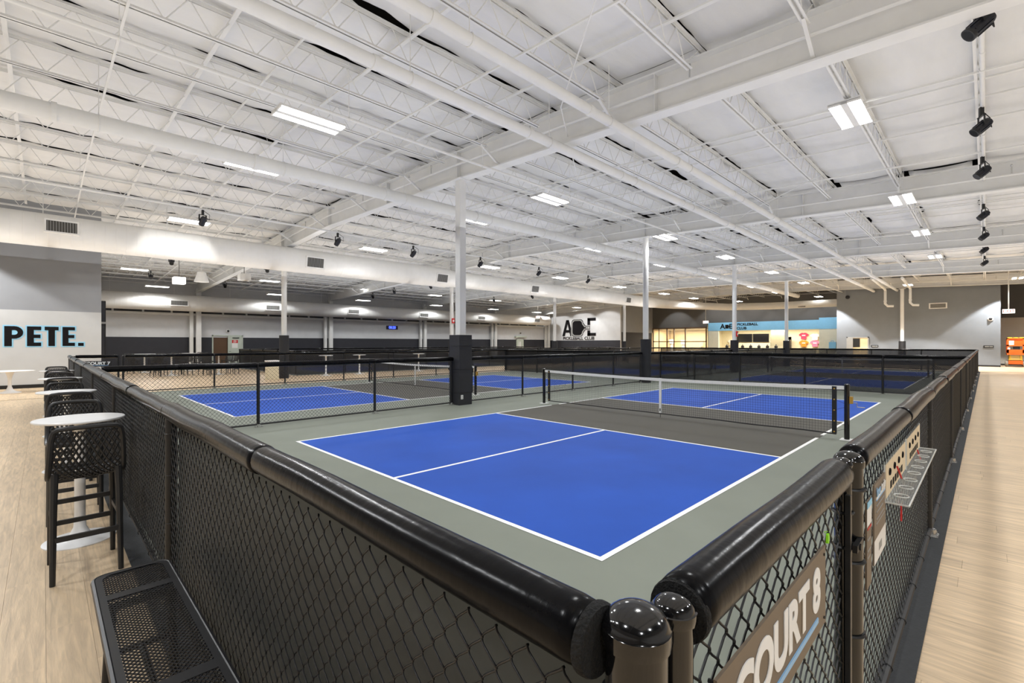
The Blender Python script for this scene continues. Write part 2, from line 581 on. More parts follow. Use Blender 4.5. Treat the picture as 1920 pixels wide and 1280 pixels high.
# ================================================================== ROOF STEEL
for gi, x in enumerate(girder_x):
    lab = 'white painted steel roof girder, %s of the row counted from the camera end' % ORD[gi] if gi else 'white painted steel roof girder behind the camera end of the hall'
    if gi == 0:
        continue
    lab = 'white painted steel roof girder crossing the hall, %s from the camera' % ORD[gi - 1]
    G = thing('roof_girder', lab, 'girder', (x, 0, 0), 0, 'roof girders')
    ys = [-9.9, 8.0, 16.0, 38.7]
    mw_, mt, mbm = MB(), MB(), MB()
    for a, b in zip(ys, ys[1:]):
        za, zb = zr(a), zr(b)
        mt.bar((0, a, GZ1 + za - 0.015), (0, b, GZ1 + zb - 0.015), 0.28, 0.03)
        mbm.bar((0, a, GZ0 + za + 0.015), (0, b, GZ0 + zb + 0.015), 0.28, 0.03)
        mw_.bar((0, a, (GZ0 + GZ1) / 2 + za), (0, b, (GZ0 + GZ1) / 2 + zb), 0.02, GZ1 - GZ0 - 0.06)
    mw_.obj('web_plate', 'white_steel', G)
    mt.obj('top_flange', 'white_steel', G)
    mbm.obj('bottom_flange', 'white_steel', G)
    for y in (2.2, 7.95, 11.6, 16.0, 21.1, 29.0):
        MB().box(-0.13, y - 0.008, GZ0 + zr(y) + 0.03, 0.13, y + 0.008, GZ1 + zr(y) - 0.03).obj('stiffener', 'white_steel', G)
    for k, y in enumerate(joist_y[3:24:2]):
        for sx in (-1, 1):
            MB().bar((sx * 0.02, y, GZ0 + zr(y) + 0.05), (sx * 0.62, y, JZ0 + zr(y) + 0.02), 0.05, 0.05).obj('flange_brace', 'white_steel', G)
    P_ = MB()
    pts = [(-0.22, y, GZ0 + 0.34 + zr(y)) for y in (-9.5, 0, 4, 8, 12, 16, 24, 34)]
    P_.tube(pts, 0.03, 8)
    P_.obj('sprinkler_branch_pipe', 'white_steel', G, True)
    for y in (-2.5, 1.5, 5.2, 9.0, 13.0, 18.0, 24.0):
        MB().tube([(-0.22, y, GZ0 + 0.34 + zr(y)), (-0.22, y, GZ0 + 0.55 + zr(y))], 0.014, 6).lathe([(0.018, 0), (0.026, 0.02), (0.018, 0.05)], 8, (-0.22, y, GZ0 + 0.55 + zr(y))).obj('sprinkler_head', 'chrome', G)

# open-web joists, one shape shared by every bay
LJ = 9.8
jt = MB()
for z0, z1 in ((JZ1 - 0.05, JZ1),):
    jt.box(-LJ / 2, -0.055, z1 - 0.008, LJ / 2, -0.012, z1).box(-LJ / 2, -0.02, z0, LJ / 2, -0.012, z1)
    jt.box(-LJ / 2, 0.012, z1 - 0.008, LJ / 2, 0.055, z1).box(-LJ / 2, 0.012, z0, LJ / 2, 0.02, z1)
jb = MB()
LB = LJ - 0.9
jb.box(-LB / 2, -0.05, JZ0, LB / 2, -0.012, JZ0 + 0.008).box(-LB / 2, -0.02, JZ0, LB / 2, -0.012, JZ0 + 0.05)
jb.box(-LB / 2, 0.012, JZ0, LB / 2, 0.05, JZ0 + 0.008).box(-LB / 2, 0.012, JZ0, LB / 2, 0.02, JZ0 + 0.05)
jw = MB()
pitch = 0.61
n_ = int(LB / pitch)
x = -n_ * pitch / 2
jw.tube([(-LJ / 2 + 0.1, 0, JZ1 - 0.02), (x, 0, JZ0 + 0.02)], 0.01, 5)
for k in range(n_):
    jw.tube([(x, 0, JZ0 + 0.02), (x + pitch / 2, 0, JZ1 - 0.02)], 0.0095, 5)
    jw.tube([(x + pitch / 2, 0, JZ1 - 0.02), (x + pitch, 0, JZ0 + 0.02)], 0.0095, 5)
    x += pitch
jw.tube([(x, 0, JZ0 + 0.02), (LJ / 2 - 0.1, 0, JZ1 - 0.02)], 0.01, 5)
jmt, jmb, jmw = jt.mesh('top_chord', 'white_steel'), jb.mesh('bottom_chord', 'white_steel'), jw.mesh('web_rods', 'white_steel')
BAY = ['in the bay nearest the camera', 'between first and second girder', 'between second and third girder', 'between third and fourth girder', 'between fourth and fifth girder', 'beyond the fifth girder']
for gi in range(len(girder_x) - 1):
    x0, x1 = girder_x[gi], girder_x[gi + 1]
    for ji, y in enumerate(joist_y):
        k = ji - 8
        if gi == 5 and -2.8 < y < 6.8:
            continue
        if k == 0:
            pos = 'right above the column line'
        else:
            pos = '%s %s of column line' % (ORD[abs(k) - 1], 'left' if k > 0 else 'right')
        J = thing('roof_joist', 'white roof joist, %s, %s' % (pos, BAY[gi]), 'joist', ((x0 + x1) / 2, y, zr(y)), 0, 'open-web roof joists')
        J.scale = ((x1 - x0) / LJ, 1, 1)
        link('top_chord', jmt, J)
        link('bottom_chord', jmb, J)
        link('web_rods', jmw, J)
# bridging bars crossing under the joists
for gi in range(len(girder_x) - 1):
    for t, zz in ((0.14, JZ1 - 0.13), (0.27, JZ0 - 0.015), (0.4, JZ1 - 0.13), (0.5, JZ1 - 0.09), (0.62, JZ1 - 0.13), (0.73, JZ0 - 0.015), (0.87, JZ1 - 0.13)):
        x = girder_x[gi] + t * (girder_x[gi + 1] - girder_x[gi])
        mb = MB()
        ys = [-5.2, 8, 16, 38] if gi < 5 else [7, 16, 27.7]
        if x < -1.6:
            ys = [-5.2, 8, 16, 22.4]
        for a, b in zip(ys, ys[1:]):
            mb.bar((x, a, zz + zr(a)), (x, b, zz + zr(b)), 0.065 if zz < JZ1 - 0.1 and zz > JZ0 else 0.035, 0.03)
        w_ = {0.14: 'first', 0.27: 'second', 0.4: 'third', 0.5: 'fourth', 0.62: 'fifth', 0.73: 'sixth', 0.87: 'seventh'}[t]
        tag(mb.obj('bridging_bar', 'white_steel'), 'thin white bar tying the joists together, %s one %s' % (w_, BAY[gi]), 'bar', 'bridging bars under the roof')

# long pipes running under the girders
def pipe(y, z, r, lab, x0=-11, x1=44, hangers=True, name='overhead_pipe'):
    o = thing(name, lab, 'pipe', (0, 0, 0))
    MB().tube([(x0, y, z), (x1, y, z)], r, 16).obj('pipe_run', 'white_steel', o, True)
    for x in np.arange(x0 + 1.6, x1, 3.27):
        MB().tube([(x - 0.04, y, z), (x + 0.04, y, z)], r * 1.14, 16).obj('coupling', 'white_steel', o, True)
        if hangers:
            MB().tube([(x + 0.6, y, z + r), (x + 0.6, y, 6.9 + zr(y))], 0.007, 6).tube([(x + 0.6, y + math.cos(a) * (r + .008), z + math.sin(a) * (r + .008)) for a in np.linspace(0, 2 * PI, 13)], 0.008, 5).obj('hanger', 'white_steel', o)
pipe(9.62, 5.74, 0.155, 'thick white pipe hung under the joists, left of the column line')
pipe(4.2, 5.71, 0.095, 'white sprinkler main nearer the column line of two above court eight')
pipe(2.78, 5.66, 0.085, 'white sprinkler main nearer the right side of two above court eight')
pipe(6.25, 5.78, 0.03, 'thin white pipe hung just right of the column line')
pipe(-2.0, 5.98, 0.03, 'thin white rail pipe carrying the row of black spotlights at right', hangers=True)
pipe(15.9, 5.98, 0.03, 'thin white rail pipe carrying the row of black spotlights at left', hangers=True)
for k, (ya, yb, gx) in enumerate(((1.0, 6.0, 4.99), (1.0, 6.0, 14.79))):
    o = MB().tube([(gx - 3.4, ya, 6.3 + zr(ya)), (gx - 1.2, (ya + yb) / 2, 6.2 + zr(3)), (gx + 2.6, yb, 6.32 + zr(yb))], 0.012, 6).obj('sway_rod', 'white_steel', None, True)
    tag(o, 'thin white bracing rod slanting across the joists at the %s girder' % ORD[k], 'rod', 'bracing rods')

# ------------------------------------------------------------------ columns
def column(x, y, square, lab, pad_h, top=None):
    o = thing('steel_column', lab, 'column', (x, y, 0), 0, 'steel columns')
    top = top if top is not None else GZ0 + zr(y)
    if square:
        s = 0.1
        MB().box(-s, -s, 0, s, s, top - 0.02).obj('shaft', 'white_steel', o)
        MB().box(-0.2, -0.2, top - 0.02, 0.2, 0.2, top).obj('cap_plate', 'white_steel', o)
        p = 0.215
        MB().box(-p, -p, 0, p, p, pad_h).obj('column_pad', 'pad_fabric', o)
        for z in (0.32, 0.94, 1.56):
            MB().box(-p - 0.006, -p - 0.006, z, p + 0.006, p + 0.006, z + 0.012).obj('pad_seam', 'black_paint', o)
    else:
        MB().tube([(0, 0, 0), (0, 0, top - 0.02)], 0.115, 20).obj('shaft', 'white_steel', o, True)
        MB().box(-0.2, -0.2, top - 0.02, 0.2, 0.2, top).obj('cap_plate', 'white_steel', o)
        MB().tube([(0, 0, 0), (0, 0, pad_h)], 0.21, 24).obj('column_pad', 'pad_fabric', o, True)
    return o
rowA = [column(4.99 + 9.8 * k, 7.95, k == 0, ['white square column with tall black pad on the dividing fence', 'white column with black padded base at the far corner of court eight', 'white column with black padded base, third along the dividing fence', 'white column with black padded base, fourth along the dividing fence'][k], 1.86 if k == 0 else 1.8) for k in range(4)]
for k in range(4):
    column(4.99 + 9.8 * k, 21.1, False, 'round white column with black base pad behind the long duct, %s from camera' % ORD[k], 2.0 if k == 0 else 1.8)
column(42.6, 2.4, False, 'white round column with black base against the plain grey far wall', 1.78, GZ0 + zr(2.4) - 0.1)
mb = MB().box(4.99 - 0.22, 7.72, 0.16, 4.99 - 0.216, 7.735, 0.26)
o = thing('outlet_cover', 'small white outlet cover low on the tall black column pad', 'outlet', (4.86, 7.728, 0.16))
MB().box(-0.035, -0.006, 0, 0.035, 0.008, 0.11).obj('cover_plate', 'tape_white', o)
for z in (0.03, 0.075):
    MB().box(-0.014, -0.009, z - 0.012, 0.014, -0.006, z + 0.012).obj('socket', 'text_grey', o)
for k, x in enumerate([4.99, 14.8, 24.6, 34.4, 43.9]):
    o = thing('wall_column', 'white double steel column against the dark back wall, %s from the left' % ORD[k], 'column', (x, 38.35, 0), 0, 'columns on the back wall')
    MB().box(-0.13, -0.13, 0, 0.17, 0.13, 5.6).obj('shaft', 'white_steel', o)
    MB().box(-0.5, 0.05, 0, -0.28, 0.3, 4.2).obj('wall_post', 'white_steel', o)
    if k == 4:
        break

# ------------------------------------------------------------------ ducts
def duct(name, lab, x0, x1, y, z, r, vents, r2=None, xt=None, axis='x', endcap=False):
    o = thing(name, lab, 'duct', (0, 0, 0))
    n = 36
    prof = []
    x = x0
    rr = r
    step = 0.29
    while x < x1:
        if xt is not None and x > xt:
            rr = r2 if x > xt + 0.6 else r + (r2 - r) * (x - xt) / 0.6
        prof += [(x, rr), (x + step - 0.02, rr), (x + step - 0.014, rr + 0.004), (x + step - 0.006, rr + 0.004)]
        x += step
    V, F = [], []
    if endcap:
        prof += [(x, rr), (x + 0.12, rr * 0.96), (x + 0.25, rr * 0.8), (x + 0.33, rr * 0.45), (x + 0.35, 0.01)]
    for x, q in prof:
        for k in range(n):
            a = 2 * PI * k / n
            V.append((x, y + q * math.cos(a), z + q * math.sin(a)) if axis == 'x' else (y + q * math.cos(a), x, z + q * math.sin(a)))
    for i in range(len(prof) - 1):
        for k in range(n):
            k2 = (k + 1) % n
            F.append((i * n + k, i * n + k2, (i + 1) * n + k2, (i + 1) * n + k))
    me = npmesh('duct_tube', V, F, 'duct_paint')
    me.set_sharp_from_angle(angle=math.radians(16))
    link('duct_tube', me, o)
    for vx, vw, vh, an in vents:
        rv = (r2 if (xt is not None and vx > xt) else r) + 0.02
        a = math.radians(an)
        c = Vector((vx, y - rv * math.cos(a), z - rv * math.sin(a)))
        m = face(c, RX, (0, -math.sin(a), math.cos(a)))
        f = MB()
        b = 0.05
        for q in ((-vw / 2 - b, -vh / 2 - b, vw / 2 + b, -vh / 2), (-vw / 2 - b, vh / 2, vw / 2 + b, vh / 2 + b), (-vw / 2 - b, -vh / 2, -vw / 2, vh / 2), (vw / 2, -vh / 2, vw / 2 + b, vh / 2)):
            f.box(q[0], q[1], -0.06, q[2], q[3], 0.02, m)
        fr = f.obj('vent_frame', 'duct_paint', o)
        MB().box(-vw / 2, -vh / 2, -0.02, vw / 2, vh / 2, 0.004, m).obj('vent_back', 'grille', fr)
        nb = 11
        for q in range(nb):
            xx = -vw / 2 + vw * (q + 0.5) / nb
            MB().box(xx - 0.008, -vh / 2, 0.0, xx + 0.008, vh / 2, 0.014, m).obj('vent_blade', 'text_grey', fr)
    for hx in np.arange(x0 + 1.2, x1, 3.4):
        MB().tube([(hx, y, z + r - 0.02), (hx, y, 6.9 + zr(y))], 0.012, 6).obj('duct_hanger', 'white_steel', o)
    return o
duct('long_duct', 'wide white spiral duct with ribs and vents in front of the round columns', -11, 37.5, 20.3, 5.44, 0.55,
     [(-2.55, 0.75, 0.36, -8), (5.9, 0.75, 0.42, 10), (13.1, 0.7, 0.42, 12), (21.0, 0.7, 0.42, 12), (33.0, 0.7, 0.4, 10)], 0.47, 13.4)
duct('back_duct', 'white spiral duct along the dark back wall with lit patches and vents', -1.2, 42.5, 37.4, 4.42, 0.56,
     [(3.6, 0.95, 0.3, 5), (9.6, 0.95, 0.32, 5), (16.2, 0.95, 0.32, 5), (23.5, 0.95, 0.32, 5), (31, 0.95, 0.32, 5), (40, 0.95, 0.32, 5)], None, None, 'x', True)
o = thing('lobby_duct', 'slim white duct crossing above the blue lobby fascia', 'duct', (0, 0, 0))
MB().tube([(37.83, 20.3, 5.44), (39.5, 20.0, 5.4), (43, 18.6, 5.35), (46.5, 16.5, 5.3), (48.2, 13, 5.3), (48.4, 6.7, 5.3)], [0.46, 0.42, 0.36, 0.34, 0.34, 0.34], 24).obj('duct_tube', 'duct_paint', o, True)
for y in (14.5, 10.0):
    MB().box(48.0, y, 5.05, 48.12, y + 0.6, 5.2).obj('vent_slot', 'grille', o)

# ================================================================== CEILING FIXTURES
def fixture_proto():
    o = thing('bay_light', 'x', 'ceiling light', (0, 0, 0), 0, 'twin-bar bay lights')
    h = MB().box(-0.62, -0.24, 0.03, 0.62, 0.24, 0.07)
    h.box(-0.62, -0.05, 0.0, 0.62, 0.05, 0.03).box(-0.62, -0.25, 0, -0.6, 0.25, 0.05).box(0.6, -0.25, 0, 0.62, 0.25, 0.05)
    h.obj('housing', 'white_steel', o)
    for s in (-1, 1):
        MB().box(-0.6, s * 0.15 - 0.085, 0.005, 0.6, s * 0.15 + 0.085, 0.03).obj('lens_bar', 'lens', o)
    for s in (-1, 1):
        MB().tube([(s * 0.5, 0, 0.07), (s * 0.2, 0, 1.12)], 0.004, 5).obj('hanger_wire', 'white_steel', o)
    return o
LD = bpy.data.lights.new('fixture_down', 'SPOT')      # the fixtures throw a wide cone with a clear cut-off on the walls
LD.energy, LD.color, LD.shadow_soft_size, LD.spot_size, LD.spot_blend = P_DOWN, (0.965, 0.985, 1.0), 0.22, math.radians(150), 0.14
LU = bpy.data.lights.new('roof_fill_up', 'AREA')
LU.shape, LU.size, LU.size_y, LU.energy, LU.color = 'RECTANGLE', 6.8, 5.0, P_UP, (1.0, 0.985, 0.965)
fix = fixture_proto()
first = True
ROWS = {-0.24: 'above the right-hand fence line', 7.2: 'just right of the column line', 10.6: 'just left of the column line', 17.9: 'in front of the long duct',
        24.3: 'behind the long duct', 32.0: 'before the back wall', -7.6: 'over the right-hand corridor'}
XS = [0.67, 7.8, 15.0, 21.3, 28.5, 35.6, 41.5]
def lamp(x, y, z, dat, nm, rot=(0, 0, 0)):
    l = bpy.data.objects.new(nm, dat)
    col.objects.link(l)
    l.location = (x, y, z)
    l.rotation_euler = rot
# added unseen area lamps that light the white roof evenly from below
for x in (-6.3, 0.67, 7.67, 14.67, 21.67, 28.67, 34.6):
    for y in (-4.9, 0.25, 5.4, 10.55, 15.7, 20.85, 26.0, 31.15):
        lamp(x, y, 4.75, LU, 'roof_fill_up', (PI, 0, 0))
def wash(x, y, z, tx, ty, tz, watts, cone, blend=0.25):
    d = bpy.data.lights.new('wall_wash', 'SPOT')
    d.energy, d.color, d.shadow_soft_size, d.spot_size, d.spot_blend = watts, (1.0, 0.99, 0.97), 0.12, math.radians(cone), blend
    q = (Vector((tx, ty, tz)) - Vector((x, y, z))).to_track_quat('-Z', 'Y').to_euler()
    lamp(x, y, z, d, 'wall_wash', q)
def place_fix(x, y, z, lab, rz=0, down=True):
    global first
    if first:
        o = fix
        o.location = (x, y, z)
        o.rotation_euler.z = rz
        o['label'] = lab
        first = False
    else:
        o = copy_tree(fix, (x, y, z), rz, lab)
    if down:
        lamp(x, y, z - 0.03, LD, 'fixture_down')
for y in (-0.24, 7.2, 10.6, 17.9, 24.3, 32.0):
    for k, x in enumerate(XS):
        if k == 6 and y in (-0.24, 7.2):
            continue
        place_fix(x, y, min(5.93, 6.26 + zr(y)), 'bright twin-bar bay light %s, %s from camera' % (ROWS[y], ORD[k])) if (y, k) != (-0.24, 2) else place_fix(13.7, -0.42, 5.56, 'bright twin-bar bay light %s, third from camera' % ROWS[y])
place_fix(40.6, 1.9, 5.75, 'white bar light close in front of the plain grey far wall', 0, False)
place_fix(47.8, 8.9, 5.9, 'white bar light hanging before the blue lobby fascia', 0, False)
place_fix(47.8, 16.0, 5.9, 'added white bar light hanging before the middle of the lobby', 0, False)  # extra fixture, put in to brighten the fascia
place_fix(39.3, -3.4, 5.6, 'white bar light above the right-hand corridor near the orange lift')
place_fix(49.0, 23.5, 5.9, 'white bar light above the glazed entrance doors', 0, False)
for k, x in enumerate((2.2, 9.4, 16.4, 24.0, 31.5, 38.5)):
    place_fix(x, 35.6, 5.25, 'low-hung bar light close to the back duct, %s from the left' % ORD[k])
# the same lamps go on over the parts of the hall beside and behind the viewpoint
for x in (-2.0, 3.5, 9.5, 15.0, 21.0, 28.0, 35.0):
    lamp(x, -5.7, 5.8, LD, 'fixture_down')
for y in (-5.7, -0.24, 3.6, 7.2, 10.6, 14.2, 17.9):
    lamp(-5.6, y, 5.9, LD, 'fixture_down')
# wall-washing spotlights: grey far wall, logo wall, lettered wall
for x, y, z, watts, cone in ((42.2, -3.0, 5.6, 1900, 95), (42.17, 7.0, 5.7, 2300, 85), (38.5, 2.0, 5.6, 2600, 109), (-6.0, 21.35, 5.7, 1000, 116)):
    wash(x, y, z, x, y + 0.001, 0, watts, cone, 0.12)
for y in (29.5, 33.2, 37.0):
    wash(41.0, y, 5.7, 44.5, y, 2.0, 420, 88)
for y in (8.4, 12.0, 16.0, 19.5):  # added spots without a fitting, brightening the blue lobby fascia
    wash(49.3, y, 5.6, 52, y, 3.2, 270, 100)
wash(49.3, 24.5, 5.7, 52, 24.5, 3.0, 260, 80)
for x in (-5.0, 5.2, 8.7, 12.6, 17.0, 21.7, 27.0):
    wash(x, 15.9, 5.3, x, 19.8, 5.2, 50, 120, 0.6)
wash(0.66, 17.6, 5.55, 0.66, 19.7, 5.05, 130, 62, 0.12)

# black stage spotlights
def spot_proto():
    o = thing('spotlight', 'x', 'spotlight', (0, 0, 0), 0, 'black ceiling spotlights')
    m = Matrix.Rotation(math.radians(48), 4, 'Y') @ Matrix.Diagonal((0.72, 0.72, 0.85, 1)) @ Matrix.Translation((0, 0, -0.16))
    MB().lathe([(0.115, 0), (0.115, 0.3), (0.095, 0.34)], 20, (0, 0, 0), m).obj('barrel', 'spot_body', o, True)
    MB().lathe([(0.098, -0.004), (0.098, 0.004)], 20, (0, 0, 0), m).obj('lens', 'lens_grey', o)
    r = MB().lathe([(0.122, -0.012), (0.122, 0.03), (0.1, 0.031), (0.1, -0.012)], 20, (0, 0, 0), m)
    r.obj('lens_ring', 'black_paint', o, True)
    for k in range(8):
        a = 2 * PI * k / 8
        MB().box(0.11, -0.008, 0.05, 0.13, 0.008, 0.28, m @ Matrix.Rotation(a, 4, 'Z')).obj('cooling_fin', 'spot_body', o)
    y = MB()
    y.bar((0, -0.1, 0), (0, -0.1, 0.2), 0.04, 0.012).bar((0, 0.1, 0), (0, 0.1, 0.2), 0.04, 0.012).bar((0, -0.105, 0.2), (0, 0.105, 0.2), 0.04, 0.014)
    y.obj('yoke', 'black_paint', o)
    MB().box(-0.03, -0.03, 0.2, 0.03, 0.03, 0.36).obj('clamp', 'black_paint', o)
    MB().tube([(0.1, 0.05, 0.12), (0.2, 0.12, 0.02), (0.18, 0.13, 0.2), (0.05, 0.06, 0.3), (0, 0, 0.36)], 0.008, 5).obj('power_cable', 'black_paint', o, True)
    return o
sp = spot_proto()
sp_first = True
def place_spot(x, y, z, rz, lab):
    global sp_first
    if sp_first:
        sp.location = (x, y, z)
        sp.rotation_euler.z = rz
        sp['label'] = lab
        sp_first = False
        return sp
    return copy_tree(sp, (x, y, z), rz, lab)
for k, x in enumerate([5.29, 9.2, 12.44, 17.7, 21.8, 25.5, 30.1]):
    place_spot(x, -1.98, 5.6, -1.15, 'black spotlight in the row over the right-hand fence, %s from the camera' % ORD[k])
for k, x in enumerate([0.68, 5.2, 8.66, 12.6, 17.0, 21.7]):
    place_spot(x, 15.9, 5.6, -1.4, 'black spotlight in the row before the long duct, %s from the camera' % ORD[k])
for k, (x, y) in enumerate([(1.4, 25.7), (5.5, 25.1), (16.1, 25.2), (1.5, 32.7), (5.5, 29.7), (16.1, 30.0), (5.8, 34.6), (16.8, 34.6), (26.5, 30.0), (26.5, 25.2)]):
    z_ = 7.0 + zr(y)
    so = place_spot(x, y, 5.55, 1.4, 'small black spotlight behind the long duct, %s counting from the front left' % ORD[k])
    MB().tube([(0, 0, 0.34), (0, 0, z_ - 5.55)], 0.016, 6).obj('hanging_rod', 'white_steel', so)

# ================================================================== FENCES
FH = 1.22
def chain(L, H, z0, wd, r, sides, bend):
    per = wd
    nk = int(round(H / (per / 2)))
    nw = int(round(L / (wd / 2)))
    sx = L / (nw * wd / 2)
    out = []
    d = r * 1.05
    for par in (0, 1):
        P = []
        for k in range(nk + 1):
            left = (k + par) % 2 == 0
            x = -r * 0.7 if left else wd / 2 + r * 0.7
            z = z0 + k * H / nk
            if bend:
                e = wd * 0.09
                s_ = 1 if left else -1
                dd = -d if left else d
                if k > 0:
                    P.append((x + s_ * e, dd, z - e * 1.2))
                P.append((x, 0, z))
                if k < nk:
                    P.append((x + s_ * e, -dd, z + e * 1.2))
            else:
                P.append((x, (d if k % 2 else -d), z))
        out.append(sweep(P, r, sides))
    parts = []
    for i in range(nw):
        V, F = out[i % 2]
        V = V.copy()
        V[:, 0] = (V[:, 0] + i * wd / 2) * sx
        parts.append((V, F))
    V, F = merge(parts)
    return npmesh('chain_link_mesh', V, F, 'wire')
CH_HERO = chain(3.3, 1.08, 0.07, 0.078, 0.0025, 6, True)
CH_GATE = chain(1.23, 1.04, 0.09, 0.08, 0.0027, 6, True)
CH_MID = chain(2.5, 1.08, 0.07, 0.075, 0.0036, 4, False)
CH_FAR = chain(2.5, 1.08, 0.07, 0.10, 0.0055, 3, False)
CH_LEN = {CH_HERO.name: 3.3, CH_MID.name: 2.5, CH_FAR.name: 2.5, CH_GATE.name: 1.23}

def pad_mesh(L, r, seed, n=22, amp=1.0):
    V, F = [], []
    m = max(6, int(L / 0.035)) if amp > 0.5 else max(4, int(L / 0.25))
    for i in range(m + 1):
        x = L * i / m
        for k in range(n):
            a = 2 * PI * k / n
            q = 1 + amp * (0.05 * noise.noise(Vector((x * 2.2, math.cos(a) * 0.8, seed + math.sin(a) * 0.8))) + 0.012 * noise.noise(Vector((x * 22, math.cos(a) * 1.1, seed * 2 + math.sin(a) * 1.1))))
            if i in (0, m):
                q *= 0.93
            sag = amp * 0.011 * noise.noise(Vector((x * 1.4, seed, 0)))
            V.append((x, r * q * math.cos(a), r * q * math.sin(a) + sag))
    for i in range(m):
        for k in range(n):
            k2 = (k + 1) % n
            F.append((i * n + k, i * n + k2, (i + 1) * n + k2, (i + 1) * n + k))
    V += [(0.0, 0, 0), (L, 0, 0)]
    c0, c1 = len(V) - 2, len(V) - 1
    for k in range(n):
        F.append((c0, (k + 1) % n, k, k))
        F.append((c1, m * n + k, m * n + (k + 1) % n, m * n + (k + 1) % n))
    me = bpy.data.meshes.new('rail_pad')
    me.from_pydata(V, [], [tuple(dict.fromkeys(f)) for f in F])
    me.materials.append(M['black_vinyl'])
    me.polygons.foreach_set('use_smooth', [True] * len(me.polygons))
    return me
PADR = 0.051
PADS_NEAR = {}
PADS_FAR = [pad_mesh(2.5, PADR, s, 12, 0.3) for s in range(2)]
POST = MB().tube([(0, 0, 0), (0, 0, FH)], 0.03, 14).lathe([(0.033, -0.02), (0.033, 0.01), (0.02, 0.03), (0.004, 0.036)], 14, (0, 0, FH)).mesh('fence_post', 'black_paint', True)
POST_SLIM = MB().tube([(0, 0, 0), (0, 0, FH)], 0.025, 12).mesh('fence_post', 'black_paint', True)
FOOT = MB().box(-0.07, -0.05, 0, 0.07, 0.05, 0.012).tube([(0, 0, 0.012), (0, 0, 0.06)], 0.036, 12).lathe([(0.01, 0.012), (0.01, 0.03)], 6, (-0.05, 0.03, 0)).lathe([(0.01, 0.012), (0.01, 0.03)], 6, (0.05, -0.03, 0)).mesh('post_foot', 'chrome')
TIE = MB().tube([(0.031 * math.cos(a), 0.031 * math.sin(a), 0) for a in np.linspace(0, 2 * PI, 11)], 0.0022, 4).mesh('tie_band', 'black_paint')

def fence(lab, p, q, posts, near=0, screen=None, screen_side=1, mat_side=0, pad=True, slim=False, skip=(), first_post=True):
    """posts: distances of the posts from p; panels lie between neighbours; skip: panels left open for a gate"""
    p, q = Vector((*p, 0)), Vector((*q, 0))
    d = q - p
    L = d.length
    o = thing('chain_link_fence', lab, 'fence', p, math.atan2(d.y, d.x), 'padded chain-link fences')
    for t in posts if first_post else posts[1:]:
        link('fence_post', POST_SLIM if slim else POST, o, (t, 0, 0))
        link('post_foot', FOOT, o, (t, -0.02 * (mat_side or 1), 0))
        if near > 0:
            for z in (0.22, 0.52, 0.82, 1.08):
                link('tie_band', TIE, o, (t, 0, z))
    for i, (a, b) in enumerate(zip(posts, posts[1:])):
        if i in skip:
            continue
        me = CH_HERO if near == 2 else (CH_MID if near == 1 else CH_FAR)
        c = link('chain_link_mesh', me, o, (a, 0, 0))
        c.scale = ((b - a) / CH_LEN[me.name], 1, 1)
        c['kind'] = 'stuff'
        MB().tube([(a, -0.012, 0.055), (b, -0.012, 0.055)], 0.018, 8).obj('bottom_rail', 'black_paint', o, True)
        if near:
            for t in np.arange(a + 0.3, b, 0.55):
                MB().tube([(t, -0.012 + 0.02 * math.cos(an), 0.055 + 0.02 * math.sin(an)) for an in np.linspace(0, 2 * PI, 9)], 0.003, 4).obj('rail_clip', 'black_paint', o)
        if pad:
            if near:
                # two overlapping sleeves per panel, of slightly different girth
                cut = a + (b - a) * (0.45 + 0.12 * math.sin(i * 2.3))
                e0 = (0.05 if first_post else 0.02) if i == 0 else 0
                for j, (s, e) in enumerate(((a + e0, cut + 0.03), (cut, b + 0.02 - e0))):
                    link('rail_pad', pad_mesh(e - s, PADR + (0.003 if j else -0.002), i * 3.7 + j * 9.1 + L), o, (s, 0, FH))
            else:
                c = link('rail_pad', PADS_FAR[i % 2], o, (a, 0, FH))
                c.scale = ((b - a) / 2.5, 1, 1)
        if screen:
            s_ = 0.035 * screen_side
            nx_, ny_ = 24, 8
            V = [(a + (b - a) * u / nx_, s_ + 0.012 * noise.noise(Vector((u * 0.6 + i * 9, v * 0.7, L))), 0.07 + (FH - 0.1) * v / ny_) for u in range(nx_ + 1) for v in range(ny_ + 1)]
            V += [(x_, y_ + 0.003 * screen_side, z_) for x_, y_, z_ in V]
            h = (nx_ + 1) * (ny_ + 1)
            F = []
            for u in range(nx_):
                for v in range(ny_):
                    k = u * (ny_ + 1) + v
                    F.append((k, k + 1, k + ny_ + 2, k + ny_ + 1))
            F2 = [tuple(x_ + h for x_ in f) for f in F]
            me = npmesh('wind_screen', V[:h], F, screen)
            link('wind_screen', me, o)
    if mat_side:
        MB().box(-0.1, min(0.03, -mat_side * 0.11) if mat_side > 0 else 0.0 - 0.03, 0, L, (0.03 if mat_side > 0 else 0.11), 0.008).obj('rubber_strip', 'rubber', o)
    return o

# left side, running away from the corner post along +y: court 8 then court 7 (outside is on the left = +local y)
FL = fence('long black chain-link fence with dark backing and padded rail beside the bar stools', (X_A, Y_A), (X_A, Y_C),
           [0.03, 3.27, 6.5, 9.72, 12.97, 16.2, 19.44], 2, 'screen_cloth', -1, -1, first_post=False)
